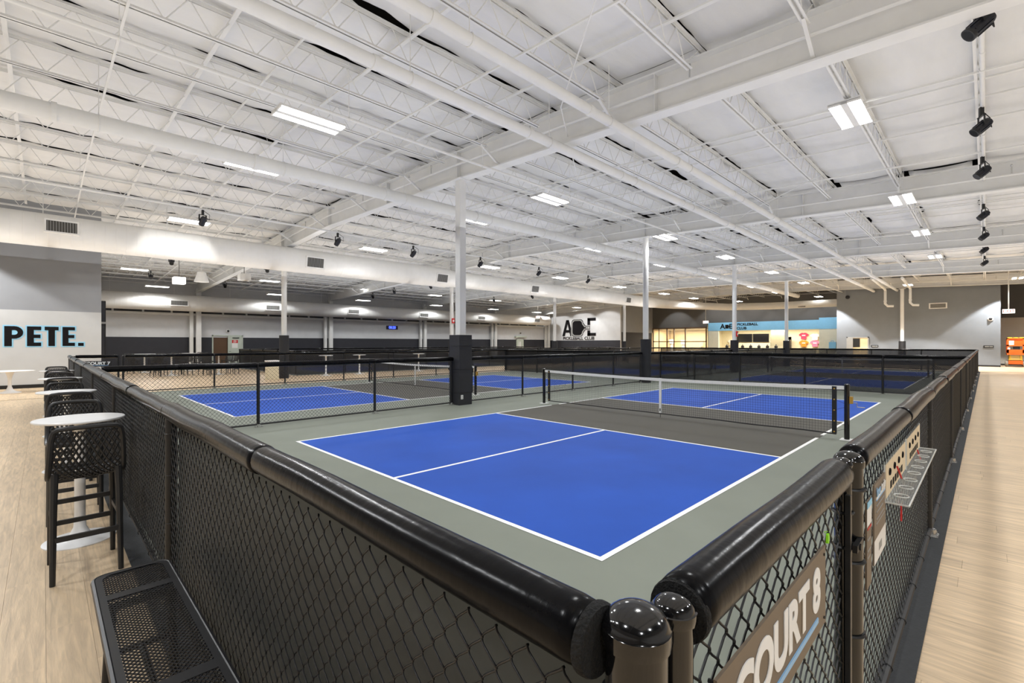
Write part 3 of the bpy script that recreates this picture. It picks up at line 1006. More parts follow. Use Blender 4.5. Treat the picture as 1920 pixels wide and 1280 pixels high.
# right side, from the latch post along +x: outside is on the right = -local y
fence('long black chain-link fence with padded rail along the right-hand corridor', (-0.9, Y_A), (X_C, Y_A),
      [0.0, 3.3, 6.8, 10.2, 13.6, 17.1] + [17.1 + 3.1 * k for k in range(1, 7)], 2, None, 1, 1)
fence('see-through chain-link fence dividing court eight from court seven', (X_A, Y_B), (X_B, Y_B), [0.05, 2.42, 4.92, 7.15, 9.9, 12.4, 14.9, 16.9, 18.6], 1, None, 1, 0)
fence('dark screened chain-link fence at the far end of court eight', (X_B, Y_A), (X_B, Y_B), [0, 2.0, 4.2, 6.4, 8.2, 9.72], 1, 'screen_cloth_far', -1, 0)
fence('screened chain-link fence at the far end of court seven', (X_B, Y_B), (X_B, Y_C), [0, 2.4, 4.8, 7.3, 9.72], 1, 'screen_cloth_far', -1, 0)
FC7 = fence('chain-link fence behind court seven facing the wooden aisle', (X_A + 1.27, Y_C), (X_B, Y_C), [0] + [0.12 + 2.45 * k for k in range(0, 8)][1:] + [17.35], 1, None, 1, 0)
fence('far chain-link fence dividing the two courts beyond court eight', (X_B, Y_B), (X_C, Y_B), [18.6 * k / 7 for k in range(8)], 0)
fence('far chain-link fence of the court beyond court seven', (X_B, Y_C), (X_C, Y_C), [18.6 * k / 7 for k in range(8)], 0)
fence('most distant screened end fence, right half before the plain grey wall', (X_C, Y_A), (X_C, Y_B), [9.72 * k / 4 for k in range(5)], 0, 'screen_cloth_far', -1)
fence('most distant screened end fence, left half before the lobby', (X_C, Y_B), (X_C, Y_C), [9.72 * k / 4 for k in range(5)], 0, 'screen_cloth_far', -1)
fence('dark screened fence along the far side of the wooden aisle', (6.0, 22.4), (X_C, 22.4), [28.8 * k / 11 for k in range(12)], 0, 'screen_cloth_far', 1)
fence('chain-link end fence of the back court beside the lounge tables', (6.0, 22.4), (6.0, 32.0), [9.6 * k / 4 for k in range(5)], 0, 'screen_cloth_far', -1)
fence('chain-link fence behind the back courts close to the dark back wall', (6.0, 32.0), (X_C, 32.0), [28.8 * k / 11 for k in range(12)], 0, None, 1)

# corner and gate posts
def terminal_post(x, y, r, h, lab):
    o = thing('terminal_post', lab, 'post', (x, y, 0), 0, 'domed fence posts')
    MB().tube([(0, 0, 0), (0, 0, h)], r, 28).obj('post_tube', 'black_gloss', o, True)
    prof = [(r * 1.09, -0.012), (r * 1.12, 0.0), (r * 1.12, 0.012)] + [(r * 1.08 * math.cos(a), 0.012 + r * 0.72 * math.sin(a)) for a in np.linspace(0.05, PI / 2 - 0.02, 9)]
    MB().lathe(prof, 28, (0, 0, h)).obj('dome_cap', 'black_gloss', o, True)
    for z in (h - 0.09, h - 0.35, 0.6, 0.25):
        b = MB().tube([((r + 0.003) * math.cos(a), (r + 0.003) * math.sin(a), z) for a in np.linspace(0, 2 * PI, 29)[:-1]], 0.006, 6, closed=True)
        b.obj('clamp_band', 'black_paint', o, True)
    return o
cp = terminal_post(-2.392, -1.694, 0.0435, 1.236, 'thick domed black corner post nearest the camera')
MB().tube([(-0.03, -0.02, 1.14), (-0.062, -0.03, 1.14)], 0.007, 8).lathe([(0.012, 0), (0.012, 0.01)], 6, (0, 0, 0), face((-0.062, -0.03, 1.14), (0, 1, 0))).obj('bolt', 'chrome', cp)
MB().tube([(-0.055, -0.03, 1.13), (-0.066, -0.035, 1.05), (-0.075, -0.04, 0.95)], 0.0025, 5).obj('loose_wire', 'tape_white', cp)
gp = terminal_post(-0.9, -1.69, 0.0435, 1.212, 'domed black post beside the gate latch')
# foam ends of the padding
for nm, c, ax, lab in (('foam_end', (X_A + 0.0, Y_A + 0.055, FH), 'y', 'l'), ):
    V = MB()
    ring = [(X_A, Y_A + 0.058, FH)]
    V.lathe([(0.034, 0), (0.049, 0.0), (0.0515, 0.006), (0.0515, 0.016), (0.034, 0.016)], 24, (0, 0, 0), face((0.036, 0.0, FH), (0, 1, 0), (0, 0, 1)))
    V.obj('foam_end', 'foam', FL, True)

# gate of court 8
GT = thing('fence_gate', 'padded chain-link gate with the court eight sign plate nearest the camera', 'gate', (-2.27, -1.69, 0))
for x, r, h in ((0.0, 0.03, 1.215), (1.27, 0.026, 1.218)):
    MB().tube([(x, 0, 0.05), (x, 0, h)], r, 18).obj('gate_stile', 'black_gloss', GT, True)
MB().lathe([(0.034, -0.01), (0.036, 0.0), (0.036, 0.008)] + [(0.033 * math.cos(a), 0.008 + 0.022 * math.sin(a)) for a in np.linspace(0.05, PI / 2 - 0.02, 7)], 20, (0, 0, 1.215)).obj('stile_cap', 'black_gloss', GT, True)
MB().lathe([(0.028, 0), (0.03, 0.008)] + [(0.029 * math.cos(a), 0.008 + 0.022 * math.sin(a)) for a in np.linspace(0.05, PI / 2 - 0.02, 7)], 20, (1.27, 0.0, 1.218)).obj('stile_cap', 'black_gloss', GT, True)
MB().tube([(0, 0, 0.07), (1.27, 0, 0.07)], 0.022, 14).obj('bottom_rail', 'black_gloss', GT, True)
link('rail_pad', pad_mesh(1.19, 0.052, 5.5, 28), GT, (0.04, 0.01, 1.198))
MB().lathe([(0.026, 0), (0.05, 0.0), (0.052, 0.006), (0.052, 0.014), (0.026, 0.014)], 24, (0, 0, 0), face((0.034, 0.01, 1.198), (0, 1, 0), (0, 0, 1))).obj('foam_end', 'foam', GT, True)
c = link('chain_link_mesh', CH_GATE, GT, (0.02, 0, 0))
c['kind'] = 'stuff'
for z in (1.06, 0.94, 0.35, 0.2):
    MB().tube([(1.27 + 0.03 * math.cos(a), 0.03 * math.sin(a), z) for a in np.linspace(0, 2 * PI, 15)], 0.005, 5).obj('tension_band', 'black_paint', GT, True)
for z in (1.05, 0.3):
    MB().box(-0.12, -0.03, z - 0.018, 0.03, -0.018, z + 0.018).tube([(-0.05, -0.05, z), (-0.05, 0.02, z)], 0.009, 8).obj('hinge', 'black_paint', GT)
MB().box(1.25, -0.045, 0.93, 1.36, -0.03, 0.955).tube([(1.29, -0.05, 0.942), (1.29, 0.03, 0.942)], 0.012, 8).obj('latch', 'black_paint', GT)
MB().box(1.22, -0.03, 0.035, 1.24, -0.015, 1.13).obj('tension_bar', 'black_paint', GT)

def sign_plate(name, lab, x0, x1, y, z0, z1, m, body, size, bold, ux=None, cat='sign', line=True, tm='text_white', sx=1.0):
    o = thing(name, lab, cat, ((x0 + x1) / 2, y, z0))
    wd, h = x1 - x0, z1 - z0
    MB().box(-wd / 2, -0.003, 0, wd / 2, 0.003, h).obj('plate', m, o)
    for cx_, cz_ in ((-wd / 2 + 0.02, h - 0.02), (wd / 2 - 0.02, h - 0.02), (-wd / 2 + 0.02, 0.02), (wd / 2 - 0.02, 0.02)):
        MB().tube([(cx_, -0.006, cz_), (cx_, 0.02, cz_)], 0.004, 6).obj('zip_tie', 'black_paint', o)
    text(body, size, tm, face((0, -0.0045, h * 0.56), RX), o, bold=bold, sx=sx)
    if line:
        MB().box(-wd * 0.36, -0.006, h * 0.165, wd * 0.38, -0.003, h * 0.225).obj('blue_underline', 'blue_line', o)
    return o
sign_plate('court_sign', 'taupe sign reading COURT 8 tied to the nearest gate', -2.185, -1.425, -1.722, 0.865, 1.08, 'sign_taupe', 'COURT 8', 0.15, 0.0062, sx=0.98)
o = sign_plate('court_sign', 'small black sign reading COURT 7 on the far gate', -2.09, -1.44, Y_C - 0.05, 0.90, 1.075, 'sign_black', 'COURT 7', 0.12, 0.006, sx=1.12)
o = sign_plate('court_sign', 'tiny black sign reading COURT 6 beyond the padded column', 15.4, 16.05, 22.33, 0.87, 1.03, 'sign_black', 'COURT 6', 0.12, 0.005, sx=1.1)
o = thing('green_tag', 'small lime green tag caught in the gate mesh above the sign', 'tag', (-1.26, -1.70, 1.03))
MB().prism([(-0.012, 0), (0.006, -0.004), (0.013, 0.012), (0.008, 0.026), (-0.008, 0.024)], 0.006, lambda a, b, t: (a, t, b)).obj('tag_sheet', 'lime', o)
MB().tube([(0, 0.003, 0.022), (0, 0.012, 0.03), (0, 0.003, 0.034)], 0.0015, 4).obj('tag_tie', 'lime', o)
# court 7 gate
g7 = thing('fence_gate', 'small chain-link gate at the far left corner of court seven', 'gate', (X_A + 0.1, Y_C, 0))
for x in (0.0, 1.05):
    MB().tube([(x, 0, 0), (x, 0, 1.24)], 0.028, 12).obj('gate_stile', 'black_paint', g7, True)
link('rail_pad', PADS_FAR[0], g7, (0.03, 0, FH)).scale = (0.4, 1, 1)
c = link('chain_link_mesh', CH_MID, g7, (0.02, 0, 0))
c.scale = (0.41, 1, 1)
c['kind'] = 'stuff'
MB().tube([(0, 0, 0.06), (1.05, 0, 0.06)], 0.018, 8).obj('bottom_rail', 'black_paint', g7, True)

# information plates and paddle board on the right-hand fence
def info(lab, x0, x1, z0, z1, y, lines):
    o = thing('info_plate', lab, 'sign', ((x0 + x1) / 2, y, z0), 0, 'court rule plates')
    wd, h = x1 - x0, z1 - z0
    MB().box(-wd / 2, -0.003, 0, wd / 2, 0.003, h).obj('plate', 'sign_taupe', o)
    for k, (m, a, b, c, d) in enumerate(reversed(lines)):
        MB().box(-wd / 2 + a * wd, -0.0036 - 0.0003 * k, b * h, -wd / 2 + c * wd, -0.003, d * h).obj('print_block', m, o)
    return o
info('narrow plate with white and pale blue top behind the latch post', -0.86, -0.765, 0.745, 1.065, -1.735,
     [('light_blue', 0.0, 0.93, 1, 1.0), ('red', 0.1, 0.68, 0.9, 0.70), ('text_grey', 0.12, 0.55, 0.7, 0.57), ('text_grey', 0.12, 0.42, 0.8, 0.44), ('text_grey', 0.12, 0.34, 0.7, 0.36), ('paper', 0, 0.72, 1, 1.0)])
i2 = info('brown plate with play rules and white lower panel beside the paddle board', -0.72, -0.435, 0.79, 1.10, -1.738,
     [('blue_line', 0.12, 0.78, 0.9, 0.795), ('text_white', 0.12, 0.80, 0.85, 0.83), ('text_grey', 0.15, 0.70, 0.8, 0.715), ('text_grey', 0.15, 0.62, 0.7, 0.635), ('text_grey', 0.15, 0.53, 0.8, 0.545), ('text_grey', 0.15, 0.47, 0.9, 0.485), ('text_grey', 0.36, 0.09, 0.62, 0.19), ('paper', 0, 0, 1, 0.30)])
text('how', 0.05, 'blue_line', face((-0.07, -0.007, 0.275), RX), i2, bold=0.001)
text('to play', 0.045, 'text_white', face((0.055, -0.007, 0.275), RX), i2, bold=0.0008, sx=0.85)
pb = thing('paddle_board', 'clear acrylic paddle rack with tan cards and ring holders on the right fence', 'rack', (-0.45, -1.735, 0.97))
MB().box(0, -0.004, 0, 1.48, 0.0, 0.16).obj('back_plate', 'acrylic', pb)
for x0 in (0.02, 0.78):
    cd = MB().box(x0, -0.0075, 0.012, x0 + 0.68, -0.0045, 0.155).obj('tan_card', 'board_tan', pb)
    for k in range(6):
        MB().box(x0 + 0.12 + k * 0.075, -0.009, 0.03, x0 + 0.165 + k * 0.075, -0.0075, 0.062).obj('black_mark', 'text_black', cd)
    for k in range(4):
        MB().tube([(x0 + 0.1 + k * 0.15 + 0.022 * math.cos(a), -0.009, 0.11 + 0.014 * math.sin(a)) for a in np.linspace(0, 2 * PI, 13)], 0.003, 4).obj('ring_mark', 'text_black', cd)
sh = MB().box(0, -0.085, 0.0, 1.48, -0.004, 0.005).obj('shelf', 'acrylic', pb)
for a, b in (((0, -0.085, 0.003), (1.48, -0.085, 0.003)), ((0, -0.085, 0.003), (0, -0.004, 0.003)), ((1.48, -0.085, 0.003), (1.48, -0.004, 0.003)), ((0, -0.004, 0.0), (0, -0.004, 0.16)), ((0.74, -0.006, 0.0), (0.74, -0.006, 0.165)), ((1.48, -0.004, 0), (1.48, -0.004, 0.16))):
    MB().bar(a, b, 0.005, 0.006).obj('polished_edge', 'acrylic_edge', pb)
for k in range(8):
    cx_ = 0.14 + k * 0.172
    MB().tube([(cx_ + 0.029 * math.cos(a), -0.046 + 0.026 * math.sin(a), 0.007) for a in np.linspace(0, 2 * PI, 21)[:-1]], 0.0028, 5, closed=True).obj('cup_ring', 'acrylic_edge', pb, True)
for x, z, rl in ((0.30, 0.10, 0.3), (1.22, 0.03, -0.25)):
    o = MB().tube([(-0.45 + x, -1.75, 0.97 + z), (-0.45 + x + 0.05, -1.76, 0.97 + z - 0.06)], [0.004, 0.004], 8).tube([(-0.45 + x + 0.05, -1.76, 0.97 + z - 0.06), (-0.45 + x + 0.058, -1.7616, 0.97 + z - 0.069)], [0.0035, 0.0008], 8).obj('red_pen', 'red', None, True)
    tag(o, 'red marker pen leaning on the %s card of the clear rack' % ('near tan' if x < 1 else 'far tan'), 'pen', 'red marker pens')
o = MB().tube([(-0.16, -1.765, 0.90), (-0.15, -1.765, 0.86), (-0.155, -1.765, 0.82)], 0.0035, 6).obj('red_strap', 'red', None, True)
tag(o, 'short red strap hanging on the mesh below the clear rack', 'strap')

# ================================================================== NETS
def net(ox, oy, lab, near):
    o = thing('court_net', lab, 'net', (ox + CL / 2, oy + CW / 2, 0), 0, 'court nets')
    hw = 3.37
    def zt(y):
        return 0.864 + 0.05 * (abs(y) / hw) ** 1.6
    for s in (-1, 1):
        MB().tube([(0, s * (hw + 0.05), 0), (0, s * (hw + 0.05), 0.935)], 0.04, 18).lathe([(0.043, 0), (0.03, 0.014), (0.004, 0.018)], 18, (0, s * (hw + 0.05), 0.935)).obj('net_post', 'black_gloss', o, True)
        MB().box(-0.11, s * (hw + 0.05) - 0.09, 0.0, 0.11, s * (hw + 0.05) + 0.09, 0.01).obj('base_plate', 'tape_white', o)
        MB().box(-0.01, s * (hw - 0.13) - 0.035, 0.09, 0.01, s * (hw - 0.13) + 0.035, 0.90).obj('side_band', 'net_black', o)
        for k in range(5):
            z = 0.12 + k * 0.185
            MB().tube([(-0.014, s * (hw - 0.13), z), (0.014, s * (hw - 0.13), z)], 0.012, 8).obj('eyelet', 'brass', o)
            MB().tube([(0, s * (hw - 0.13), z), (0, s * (hw + 0.02), z + 0.06 * (-1) ** k)], 0.0022, 4).obj('lacing', 'net_black', o)
    ck = MB().box(-0.03, -hw - 0.135, 0.62, 0.03, -hw - 0.09, 0.74).obj('crank_box', 'brass', o)
    MB().tube([(0, -hw - 0.13, 0.64), (0.0, -hw - 0.19, 0.64), (0.0, -hw - 0.19, 0.57), (0.0, -hw - 0.30, 0.57)], 0.008, 6).obj('crank_handle', 'chrome', ck, True)
    tp = MB()
    n = 40
    V = []
    for i in range(n + 1):
        y = -hw - 0.03 + (2 * hw + 0.06) * i / n
        wv = 0.004 * noise.noise(Vector((y * 3, ox, oy)))
        for xx, zz in ((-0.007, 0), (-0.007, -0.062 - wv), (0.007, -0.062 - wv), (0.007, 0)):
            V.append((xx, y, zt(y) + zz + wv))
    F = []
    for i in range(n):
        for k in range(4):
            F.append((i * 4 + k, i * 4 + (k + 1) % 4, i * 4 + 4 + (k + 1) % 4, i * 4 + 4 + k))
    tp.add(V, F).obj('top_tape', 'tape_white', o)
    bt = MB()
    ys = np.linspace(-hw + 0.1, hw - 0.1, 30)
    bt.tube([(0, y, 0.085 + 0.012 * noise.noise(Vector((y * 1.3, 3, ox)))) for y in ys], 0.012, 6).obj('bottom_band', 'net_black', o)
    MB().box(-0.012, -0.025, 0.10, 0.012, 0.025, zt(0) + 0.004).obj('centre_strap', 'tape_white', o)
    MB().box(-0.014, -0.012, 0.14, 0.014, 0.012, 0.2).tube([(0, 0, 0), (0, 0, 0.11)], 0.006, 6).obj('strap_anchor', 'black_paint', o)
    parts = []
    st = 0.045 if near else 0.06
    r = 0.0018 if near else 0.0024
    for y in np.arange(-hw + 0.1, hw - 0.1, st):
        parts.append(sweep([(0, y, 0.09), (0, y, zt(y) - 0.05)], r, 3, (1, 0, 0)))
    for z in np.arange(0.09, 0.83, st):
        parts.append(sweep([(0, y, 0.09 + (z - 0.09) * (zt(y) - 0.14) / 0.72) for y in np.linspace(-hw + 0.1, hw - 0.1, 9)], r, 3, (1, 0, 0)))
    V, F = merge(parts)
    c = link('netting', npmesh('netting', V, F, 'net_black'), o)
    c['kind'] = 'stuff'
net(0, 0, 'black court net with white top tape across court eight, nearest the camera', True)
net(0, 9.72, 'court net with white tape seen through the dividing fence on court seven', True)
net(18.7, 0, 'distant court net behind the dark screened fence of court eight', False)
net(18.7, 9.72, 'distant court net on the court beyond court seven', False)
net(8.2, 24.2, 'court net of the back court past the wooden aisle', False)

# ================================================================== STOOLS, TABLES, BENCH
def stool_proto():
    o = thing('bar_stool', 'x', 'stool', (0, 0, 0), 0, 'black woven bar stools')
    # back/seat shell profile: v 0 = top of back, 1 = front of seat
    ctrl = [(-0.235, 1.05), (-0.225, 0.95), (-0.205, 0.82), (-0.165, 0.735), (-0.09, 0.70), (0.03, 0.70), (0.14, 0.725), (0.215, 0.735)]
    def S(u, v):
        t = v * (len(ctrl) - 1)
        i = min(int(t), len(ctrl) - 2)
        f = t - i
        p0, p1, p2, p3 = ctrl[max(i - 1, 0)], ctrl[i], ctrl[i + 1], ctrl[min(i + 2, len(ctrl) - 1)]
        q = []
        for k in (0, 1):
            a, b, c, d = p0[k], p1[k], p2[k], p3[k]
            q.append(0.5 * (2 * b + (c - a) * f + (2 * a - 5 * b + 4 * c - d) * f * f + (3 * b - a - 3 * c + d) * f ** 3))
        hw = 0.180 + 0.02 * math.sin(PI * min(1, v * 1.1))
        bow = 0.035 * (1 - u * u)
        k = max(0, 1 - v * 2.2)
        return Vector((u * hw, q[0] - bow * k, q[1] - bow * 0.6 * (1 - k)))
    lat = MB()
    nn = 13
    for dirn in (1, -1):
        for c in np.linspace(-1 - 2.4, 1 + 0.0001, int(nn * 2.2)):
            pts = []
            for v in np.linspace(0.03, 0.97, 34):
                u = (c + v * 2.4) * dirn
                if abs(u) <= 0.97:
                    pts.append(S(u, v))
            if len(pts) > 1:
                lat.tube(pts, 0.0068, 4, cap=False)
    c = lat.obj('woven_shell', 'resin', o, True)
    fr = []
    # rim: up one side, across the top, down the other
    side = [S(1, v) for v in np.linspace(0.62, 0.10, 12)]
    side2 = [S(-1, v) for v in np.linspace(0.10, 0.62, 12)]
    top = [Vector((0.176, -0.236, 1.035)), Vector((0.155, -0.244, 1.055)), Vector((0.10, -0.256, 1.062)), Vector((0, -0.262, 1.064)), Vector((-0.10, -0.256, 1.062)), Vector((-0.155, -0.244, 1.055)), Vector((-0.176, -0.236, 1.035))]
    MB().tube(side + top + side2, 0.0175, 8).obj('back_rim', 'resin', o, True)
    MB().tube([S(1, v) for v in np.linspace(0.55, 1, 8)] + [S(u, 1) for u in np.linspace(0.8, -0.8, 7)] + [S(-1, v) for v in np.linspace(1, 0.55, 8)], 0.016, 8).obj('seat_rim', 'resin', o, True)
    lg = {}
    for sx in (-1, 1):
        for sy, y1, y0 in ((-1, -0.17, -0.235), (1, 0.18, 0.225)):
            pts = [(sx * 0.170, y1, 0.745), (sx * 0.174, y1 + (y0 - y1) * 0.3, 0.55), (sx * 0.18, y0, 0.0)]
            l = MB()
            r0 = [0.024, 0.021, 0.016]
            l.tube(pts, r0, 8)
            l.obj('leg', 'resin', o, True)
    for z, t in ((0.40, 0.42), ):
        for sx in (-1, 1):
            MB().bar((sx * 0.177, -0.205, z), (sx * 0.177, 0.205, z), 0.02, 0.035).obj('side_stretcher', 'resin', o)
    for y, z in ((0.208, 0.30), (-0.215, 0.30), (0.2, 0.46)):
        MB().bar((-0.176, y, z), (0.176, y, z), 0.02, 0.034).obj('foot_rail', 'resin', o)
    MB().box(-0.17, 0.17, 0.69, 0.17, 0.19, 0.725).box(-0.18, -0.17, 0.69, -0.16, 0.19, 0.725).box(0.16, -0.17, 0.69, 0.18, 0.19, 0.725).obj('seat_frame', 'resin', o)
    return o
st0 = stool_proto()
def high_table(name, lab, loc, r=0.305, h=1.02, rb=0.29, stem=0.036, group='white round high tables'):
    o = thing(name, lab, 'table', loc, 0, group)
    MB().lathe([(r - 0.012, 0), (r, 0.006), (r, 0.016), (r - 0.004, 0.02)], 48, (0, 0, h - 0.02)).obj('table_top', 'table_white', o, True)
    MB().lathe([(rb, 0), (rb, 0.008), (rb * 0.8, 0.016), (rb * 0.45, 0.026), (stem * 1.9, 0.05), (stem * 1.15, 0.11), (stem, 0.2)], 40).obj('base_disc', 'table_white', o, True)
    MB().lathe([(stem, 0.15), (stem, h - 0.06), (stem * 1.6, h - 0.035), (stem * 2.6, h - 0.02)], 24).obj('stem', 'table_white', o, True)
    return o
st_first = True
def stool(x, y, rz, lab):
    global st_first
    if st_first:
        st0.location = (x, y, 0)
        st0.rotation_euler.z = rz
        st0['label'] = lab
        st_first = False
        return st0
    return copy_tree(st0, (x, y, 0), rz, lab)
for k, y in enumerate((3.33, 6.42, 9.62, 12.85)):
    high_table('high_table', 'white round pedestal bar table beside the left fence, %s from the camera' % ORD[k], (-2.772, y, 0), 0.294, rb=0.235)
    stool(-2.772, y - 0.68, 0.02, 'black woven bar stool on the near side of the %s white bar table' % ORD[k])
    stool(-2.772, y + 0.78, PI - 0.03, 'black woven bar stool on the far side of the %s white bar table' % ORD[k])
o = thing('tulip_table', 'low white tulip-base round table before the large lettered wall', 'table', (-3.78, 20.7, 0))
MB().lathe([(0.56, 0), (0.6, 0.012), (0.6, 0.02), (0.57, 0.028)], 48, (0, 0, 0.70)).obj('table_top', 'table_white', o, True)
MB().lathe([(0.28, 0), (0.27, 0.015), (0.18, 0.035), (0.09, 0.09), (0.05, 0.2), (0.042, 0.36), (0.055, 0.52), (0.10, 0.66), (0.13, 0.7)], 32).obj('tulip_base', 'table_white', o, True)
# lounge behind the aisle
lt = [(1.6, 27.0), (3.5, 26.2), (1.0, 31.0), (3.2, 31.5)]
for k, (x, y) in enumerate(lt):
    high_table('high_table', 'white round high table in the far lounge, %s from the left' % ORD[[2, 0, 3, 1][k] if False else k], (x, y, 0), 0.5, 1.03)
    for q in range(4):
        a = PI / 4 + q * PI / 2
        stool(x + 0.72 * math.cos(a), y + 0.72 * math.sin(a), a + PI / 2, 'black bar stool around the %s white table in the far lounge, seat %s' % (ORD[k], ['at back right', 'at back left', 'at front left', 'at front right'][q]))
for k, (x, y) in enumerate(((7.1, 21.4), (8.9, 21.4), (12.6, 21.4))):
    high_table('high_table', 'white round high table in the wooden aisle before the dark fence, %s from left' % ORD[k], (x, y, 0), 0.33)

o = thing('waste_bin', 'pale square bin standing beside the black column base in the lounge', 'bin', (4.35, 20.75, 0))
MB().box(-0.22, -0.22, 0, 0.22, 0.22, 0.8).obj('bin_body', 'beige', o)
MB().box(-0.24, -0.24, 0.8, 0.24, 0.24, 0.86).obj('bin_lid', 'table_white', o)
MB().box(-0.1, -0.245, 0.6, 0.1, -0.22, 0.72).obj('bin_flap', 'grille', o)

# perforated bench
bn = thing('metal_bench', 'black perforated metal bench standing along the left fence', 'bench', (-2.655, 0.2, 0))
bw, bl, bz = 0.155, 0.98, 0.45
outl = []
rc = 0.06
for cx_, cy_, a0 in ((bw - rc, bl - rc, 0), (-bw + rc, bl - rc, 90), (-bw + rc, -bl + rc, 180), (bw - rc, -bl + rc, 270)):
    outl += [(cx_ + rc * math.cos(math.radians(a0 + t)), cy_ + rc * math.sin(math.radians(a0 + t))) for t in range(0, 91, 15)]
MB().tube([(a, b, bz - 0.012) for a, b in outl], 0.014, 8, closed=True).obj('rolled_edge', 'bench_coat', bn, True)
inn = 0.03
sl = MB()
n = len(outl)
V = [(a, b, bz) for a, b in outl] + [(a * (bw - inn) / bw, b * (bl - inn) / bl, bz + 0.001) for a, b in outl]
F = [(i, (i + 1) % n, n + (i + 1) % n, n + i) for i in range(n)]
sl.add(V, F)
V = [(a, b, bz - 0.008) for a, b in outl] + [(a * (bw - inn) / bw, b * (bl - inn) / bl, bz - 0.007) for a, b in outl]
sl.add(V, F)
sl.obj('edge_strip', 'bench_coat', bn)
xs_ = [-bl + inn, -0.21, 0.665, bl - inn]
for y in xs_[1:-1]:
    MB().box(-bw + inn, y - 0.03, bz - 0.006, bw - inn, y + 0.03, bz + 0.002).obj('cross_strip', 'bench_coat', bn)
for a, b in zip(xs_, xs_[1:]):
    parts = []
    wd, ph = 0.021, 0.0125
    nw = int((2 * (bw - inn)) / (wd / 2))
    nk = int((b - a) / ph)
    for i in range(nw + 1):
        x0 = -bw + inn + i * wd / 2
        P = [(min(bw - inn, x0 + (0 if (k + i) % 2 == 0 else wd / 2)), a + k * ph, bz - 0.002) for k in range(nk + 1)]
        parts.append(sweep(P, 0.0033, 4, (0, 0, 1)))
    V, F = merge(parts)
    c = link('perforated_panel', npmesh('perforated_panel', V, F, 'bench_coat', False), bn)
    c['kind'] = 'stuff'
for y in (-0.62, 0.62):
    MB().tube([(-0.11, y, bz - 0.02), (-0.13, y, 0.02), (-0.13, y, 0.0)], 0.02, 10).tube([(0.11, y, bz - 0.02), (0.13, y, 0.02), (0.13, y, 0.0)], 0.02, 10).tube([(-0.11, y, bz - 0.03), (0.11, y, bz - 0.03)], 0.018, 10).obj('leg_frame', 'bench_coat', bn, True)
MB().tube([(0, -0.62, 0.2), (0, 0.62, 0.2)], 0.014, 8).box(-0.13, -0.63, 0.19, 0.13, -0.61, 0.21).box(-0.13, 0.61, 0.19, 0.13, 0.63, 0.21).obj('brace', 'bench_coat', bn)

# ================================================================== WALL LETTERING AND FITTINGS
def letter_boxes(ch, x, h, w_, s):
    B = []
    if ch == 'E':
        B = [(x, 0, x + s, h), (x, 0, x + w_, s * 0.75), (x, h - s * 0.75, x + w_, h), (x, h / 2 - s * 0.36, x + w_ * 0.95, h / 2 + s * 0.36)]
    if ch == 'T':
        B = [(x + w_ / 2 - s / 2, 0, x + w_ / 2 + s / 2, h), (x, h - s * 0.75, x + w_, h)]
    if ch == '.':
        B = [(x, 0, x + w_, s * 0.75)]
    if ch == 'P':
        B = [(x, 0, x + s, h)]
    return B
pt = thing('wall_lettering', 'large black PETE lettering outlined in pale blue on the left wall', 'lettering', (-4.0, 22.574, 1.53))
H = 0.72
cells = [('P', 0.02, 0.47, 0.185), ('E', 0.585, 0.365, 0.175), ('T', 1.04, 0.375, 0.175), ('E', 1.52, 0.345, 0.165), ('.', 1.955, 0.16, 0.16)]
for ch, x, w_, s in cells:
    for nm, m, gr, y0, y1 in (('letter_halo', 'light_blue', 0.04, -0.003, 0.0), ('letter', 'text_black', 0.0, -0.012, -0.003)):
        q = MB()
        for i, (a, b, c, d) in enumerate(letter_boxes(ch, x, H, w_, s)):
            q.box(a - gr, y0 - 0.0002 * i, b - gr, c + gr, y1, d + gr)
        if ch == 'P':
            ro, zi, zo = 0.225, H - 0.24, H
            zc = H - ro
            out_, inn_ = [], []
            xr = x + w_ - ro
            for a in np.linspace(PI / 2, -PI / 2, 13):
                out_.append((xr + (ro + gr) * math.cos(a), zc + (ro + gr) * math.sin(a)))
                ri = 0.085 if gr == 0 else 0.0
                inn_.append((xr + ri * math.cos(a), zc + ri * math.sin(a)))
            out_ = [(x + s * 0.9, zc + ro + gr)] + out_ + [(x + s * 0.9, zc - ro - gr)]
            inn_ = [(x + s * 0.9, inn_[0][1])] + inn_ + [(x + s * 0.9, inn_[-1][1])]
            n = len(out_)
            V = [(a, y0 - 0.0008, b) for a, b in out_] + [(a, y0 - 0.0008, b) for a, b in inn_] + [(a, y1, b) for a, b in out_] + [(a, y1, b) for a, b in inn_]
            F = []
            for i in range(n - 1):
                F += [(i, i + 1, n + i + 1, n + i), (2 * n + i + 1, 2 * n + i, 3 * n + i, 3 * n + i + 1), (i + 1, i, 2 * n + i, 2 * n + i + 1), (n + i, n + i + 1, 3 * n + i + 1, 3 * n + i)]
            q.add(V, F)
        q.obj(nm, m, pt)
o = thing('door_leaf', 'tall black framed door leaf edge beside the lettered wall', 'door', (-1.35, 23.2, 0))
for z0, z1 in ((0.0, 2.42), (2.5, 3.35)):
    MB().box(0, 0, z0, 0.03, 0.06, z1).box(0.13, 0, z0, 0.16, 0.06, z1).box(0, 0, z0, 0.16, 0.06, z0 + 0.05).box(0, 0, z1 - 0.05, 0.16, 0.06, z1).obj('leaf_frame', 'black_paint', o)
    MB().box(0.03, 0.02, z0 + 0.05, 0.13, 0.04, z1 - 0.05).obj('leaf_panel', 'block_dark', o)
MB().box(0, 0.0, 2.42, 0.16, 0.06, 2.5).obj('transom', 'text_grey', o)

